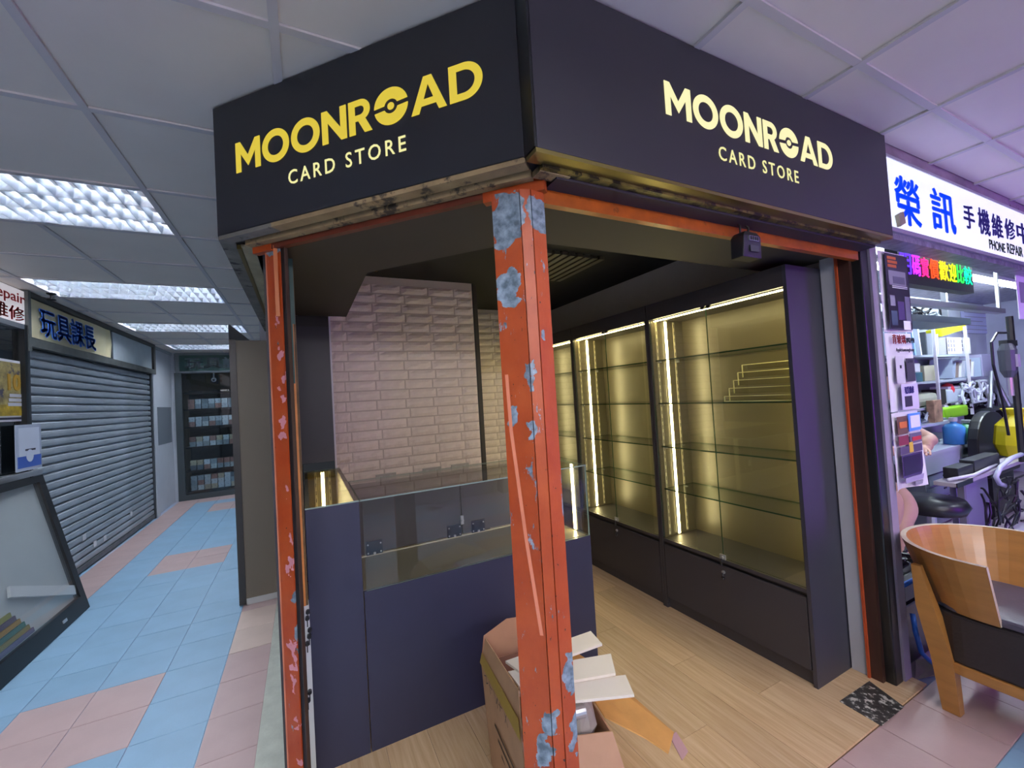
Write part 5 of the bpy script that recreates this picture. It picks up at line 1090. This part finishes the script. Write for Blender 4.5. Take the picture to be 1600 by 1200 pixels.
# ================================================================== TUB CHAIR
tcx, tcy = 2.69, .66; oakw = mat('chair_oak', 'a8743a', .32, var=.14, vs=3, vscale=(1, 1, 9), coat=.3); rimw = mat('chair_rim', 'c9b49a', .3)
tub = thing('tub_chair', 'curved oak tub chair with a dark leather seat by the column', 'chair', (tcx, tcy, 0))
def shell_pt(u, v, th):          # u along the U, v height
    zt, zb = .715, .455; z = zb+(zt-zb)*v; fl = .235+.095*v-th; fy = .235+.075*v-th
    if u < .25: return Vector((tcx-fl, tcy+(.04-.02*v)*(1-u/.25)*-1*0+(u/.25-1)*-.0, z)) if False else Vector((tcx-fl, tcy-.0+.05*(u/.25)-.0, z))
    if u > .75: return Vector((tcx+fl, tcy+.05*(1-(u-.75)/.25), z))
    a = math.pi*(1-(u-.25)/.5); return Vector((tcx+fl*math.cos(a), tcy+.05+fy*math.sin(a), z))
us_ = [0, .12, .25]+[.25+.5*k/22 for k in range(1, 22)]+[.75, .88, 1]
sh_ = MB(); vs_ = [0, .25, .5, .75, 1]
outer = [[shell_pt(u, v, 0) for u in us_] for v in vs_]; inner = [[shell_pt(u, v, .02) for u in us_] for v in vs_]
sh_.grid([r[::-1] for r in outer]); sh_.grid(inner); sh_.grid([[o_, i_] for o_, i_ in zip(outer[0], inner[0])])
sh_.build('shell', oakw, tub, smooth=False)
MB().grid([[i_+Z*.001, o_+Z*.001] for o_, i_ in zip(outer[-1], inner[-1])]).grid([[outer[k][0]-Y*.001, inner[k][0]-Y*.001] for k in range(5)]).grid([[inner[k][-1]-Y*.001, outer[k][-1]-Y*.001] for k in range(5)]).build('rim', rimw, tub)
leather = mat('leather_black', '241f20', .35, bump=.15, bs=60); cush = mat('leather_seat', '4a4654', .28, bump=.2, bs=30)
def rr_poly(x0, y0, x1, y1, r, n=6):
    p = []
    for cx_, cy_, a0 in ((x1-r, y1-r, 0), (x0+r, y1-r, 90), (x0+r, y0+r, 180), (x1-r, y0+r, 270)): p += arc(cx_, cy_, r, a0, a0+90, n)
    return p
MB().prism(rr_poly(tcx-.235, .36, tcx+.235, tcy+.235, .12), .24, .45).build('seat_side', leather, tub, bevel=.012)
MB().prism(rr_poly(tcx-.225, .37, tcx+.225, tcy+.225, .11), .45, .485).build('cushion', cush, tub, bevel=.016, seg=3)
MB().prism(rr_poly(tcx-.24, .355, tcx+.24, tcy+.24, .12), .195, .24).build('seat_rail', oakw, tub, bevel=.004)
for sx, fy_, ty in ((-1, .835, .87), (1, .835, .87), (-1, .42, .40), (1, .42, .40)):
    f0 = Vector((tcx+sx*.20, fy_, .003)); 
    pts = [f0, Vector((tcx+sx*.215, fy_+.01, .24)), Vector((tcx+sx*.25, ty+.005, .46)), Vector((tcx+sx*(.275), ty+.02, .64))] if fy_ > .6 else [f0, Vector((tcx+sx*.20, fy_, .24)), Vector((tcx+sx*.20, fy_, .3))]
    m = MB(); rw = [.022, .028, .024, .012]
    rows = []
    for p, r_ in zip(pts, rw): rows.append([p+Vector((dx*r_, dy*r_*1.3, 0)) for dx, dy in ((-1, -1), (1, -1), (1, 1), (-1, 1))])
    m.grid(rows, 0, True); m.add(rows[0], [(3, 2, 1, 0)]); m.add(rows[-1], [(0, 1, 2, 3)]); m.build('leg', oakw, tub)
# ================================================================== OPPOSITE SIDE (behind the camera): purple neon
nk = emit('neon_pink', 'ff3fb0', NEON)
nn = thing('purple_lightbox', 'tall purple backlit panel on the opposite shopfront', 'lightbox', (5.0, -1.95, .2))
MB().box(4.55, -1.995, .15, 5.55, -1.95, 2.4).build('case', black_m, nn)
MB().box(4.6, -1.95, .2, 5.5, -1.945, 2.35).build('face', emit('purple_face', '9a3cf0', PURP), nn)
nn2 = thing('neon_sign', 'pink neon tube above the opposite counter', 'neon sign', (3.4, -1.95, 1.4))
MB().box(2.9, -1.99, 1.3, 4.1, -1.96, 1.7).build('board', black_m, nn2)
MB().tube([(3.0, -1.93, 1.5), (4.0, -1.93, 1.5)], .018, 8).build('tube', nk, nn2)
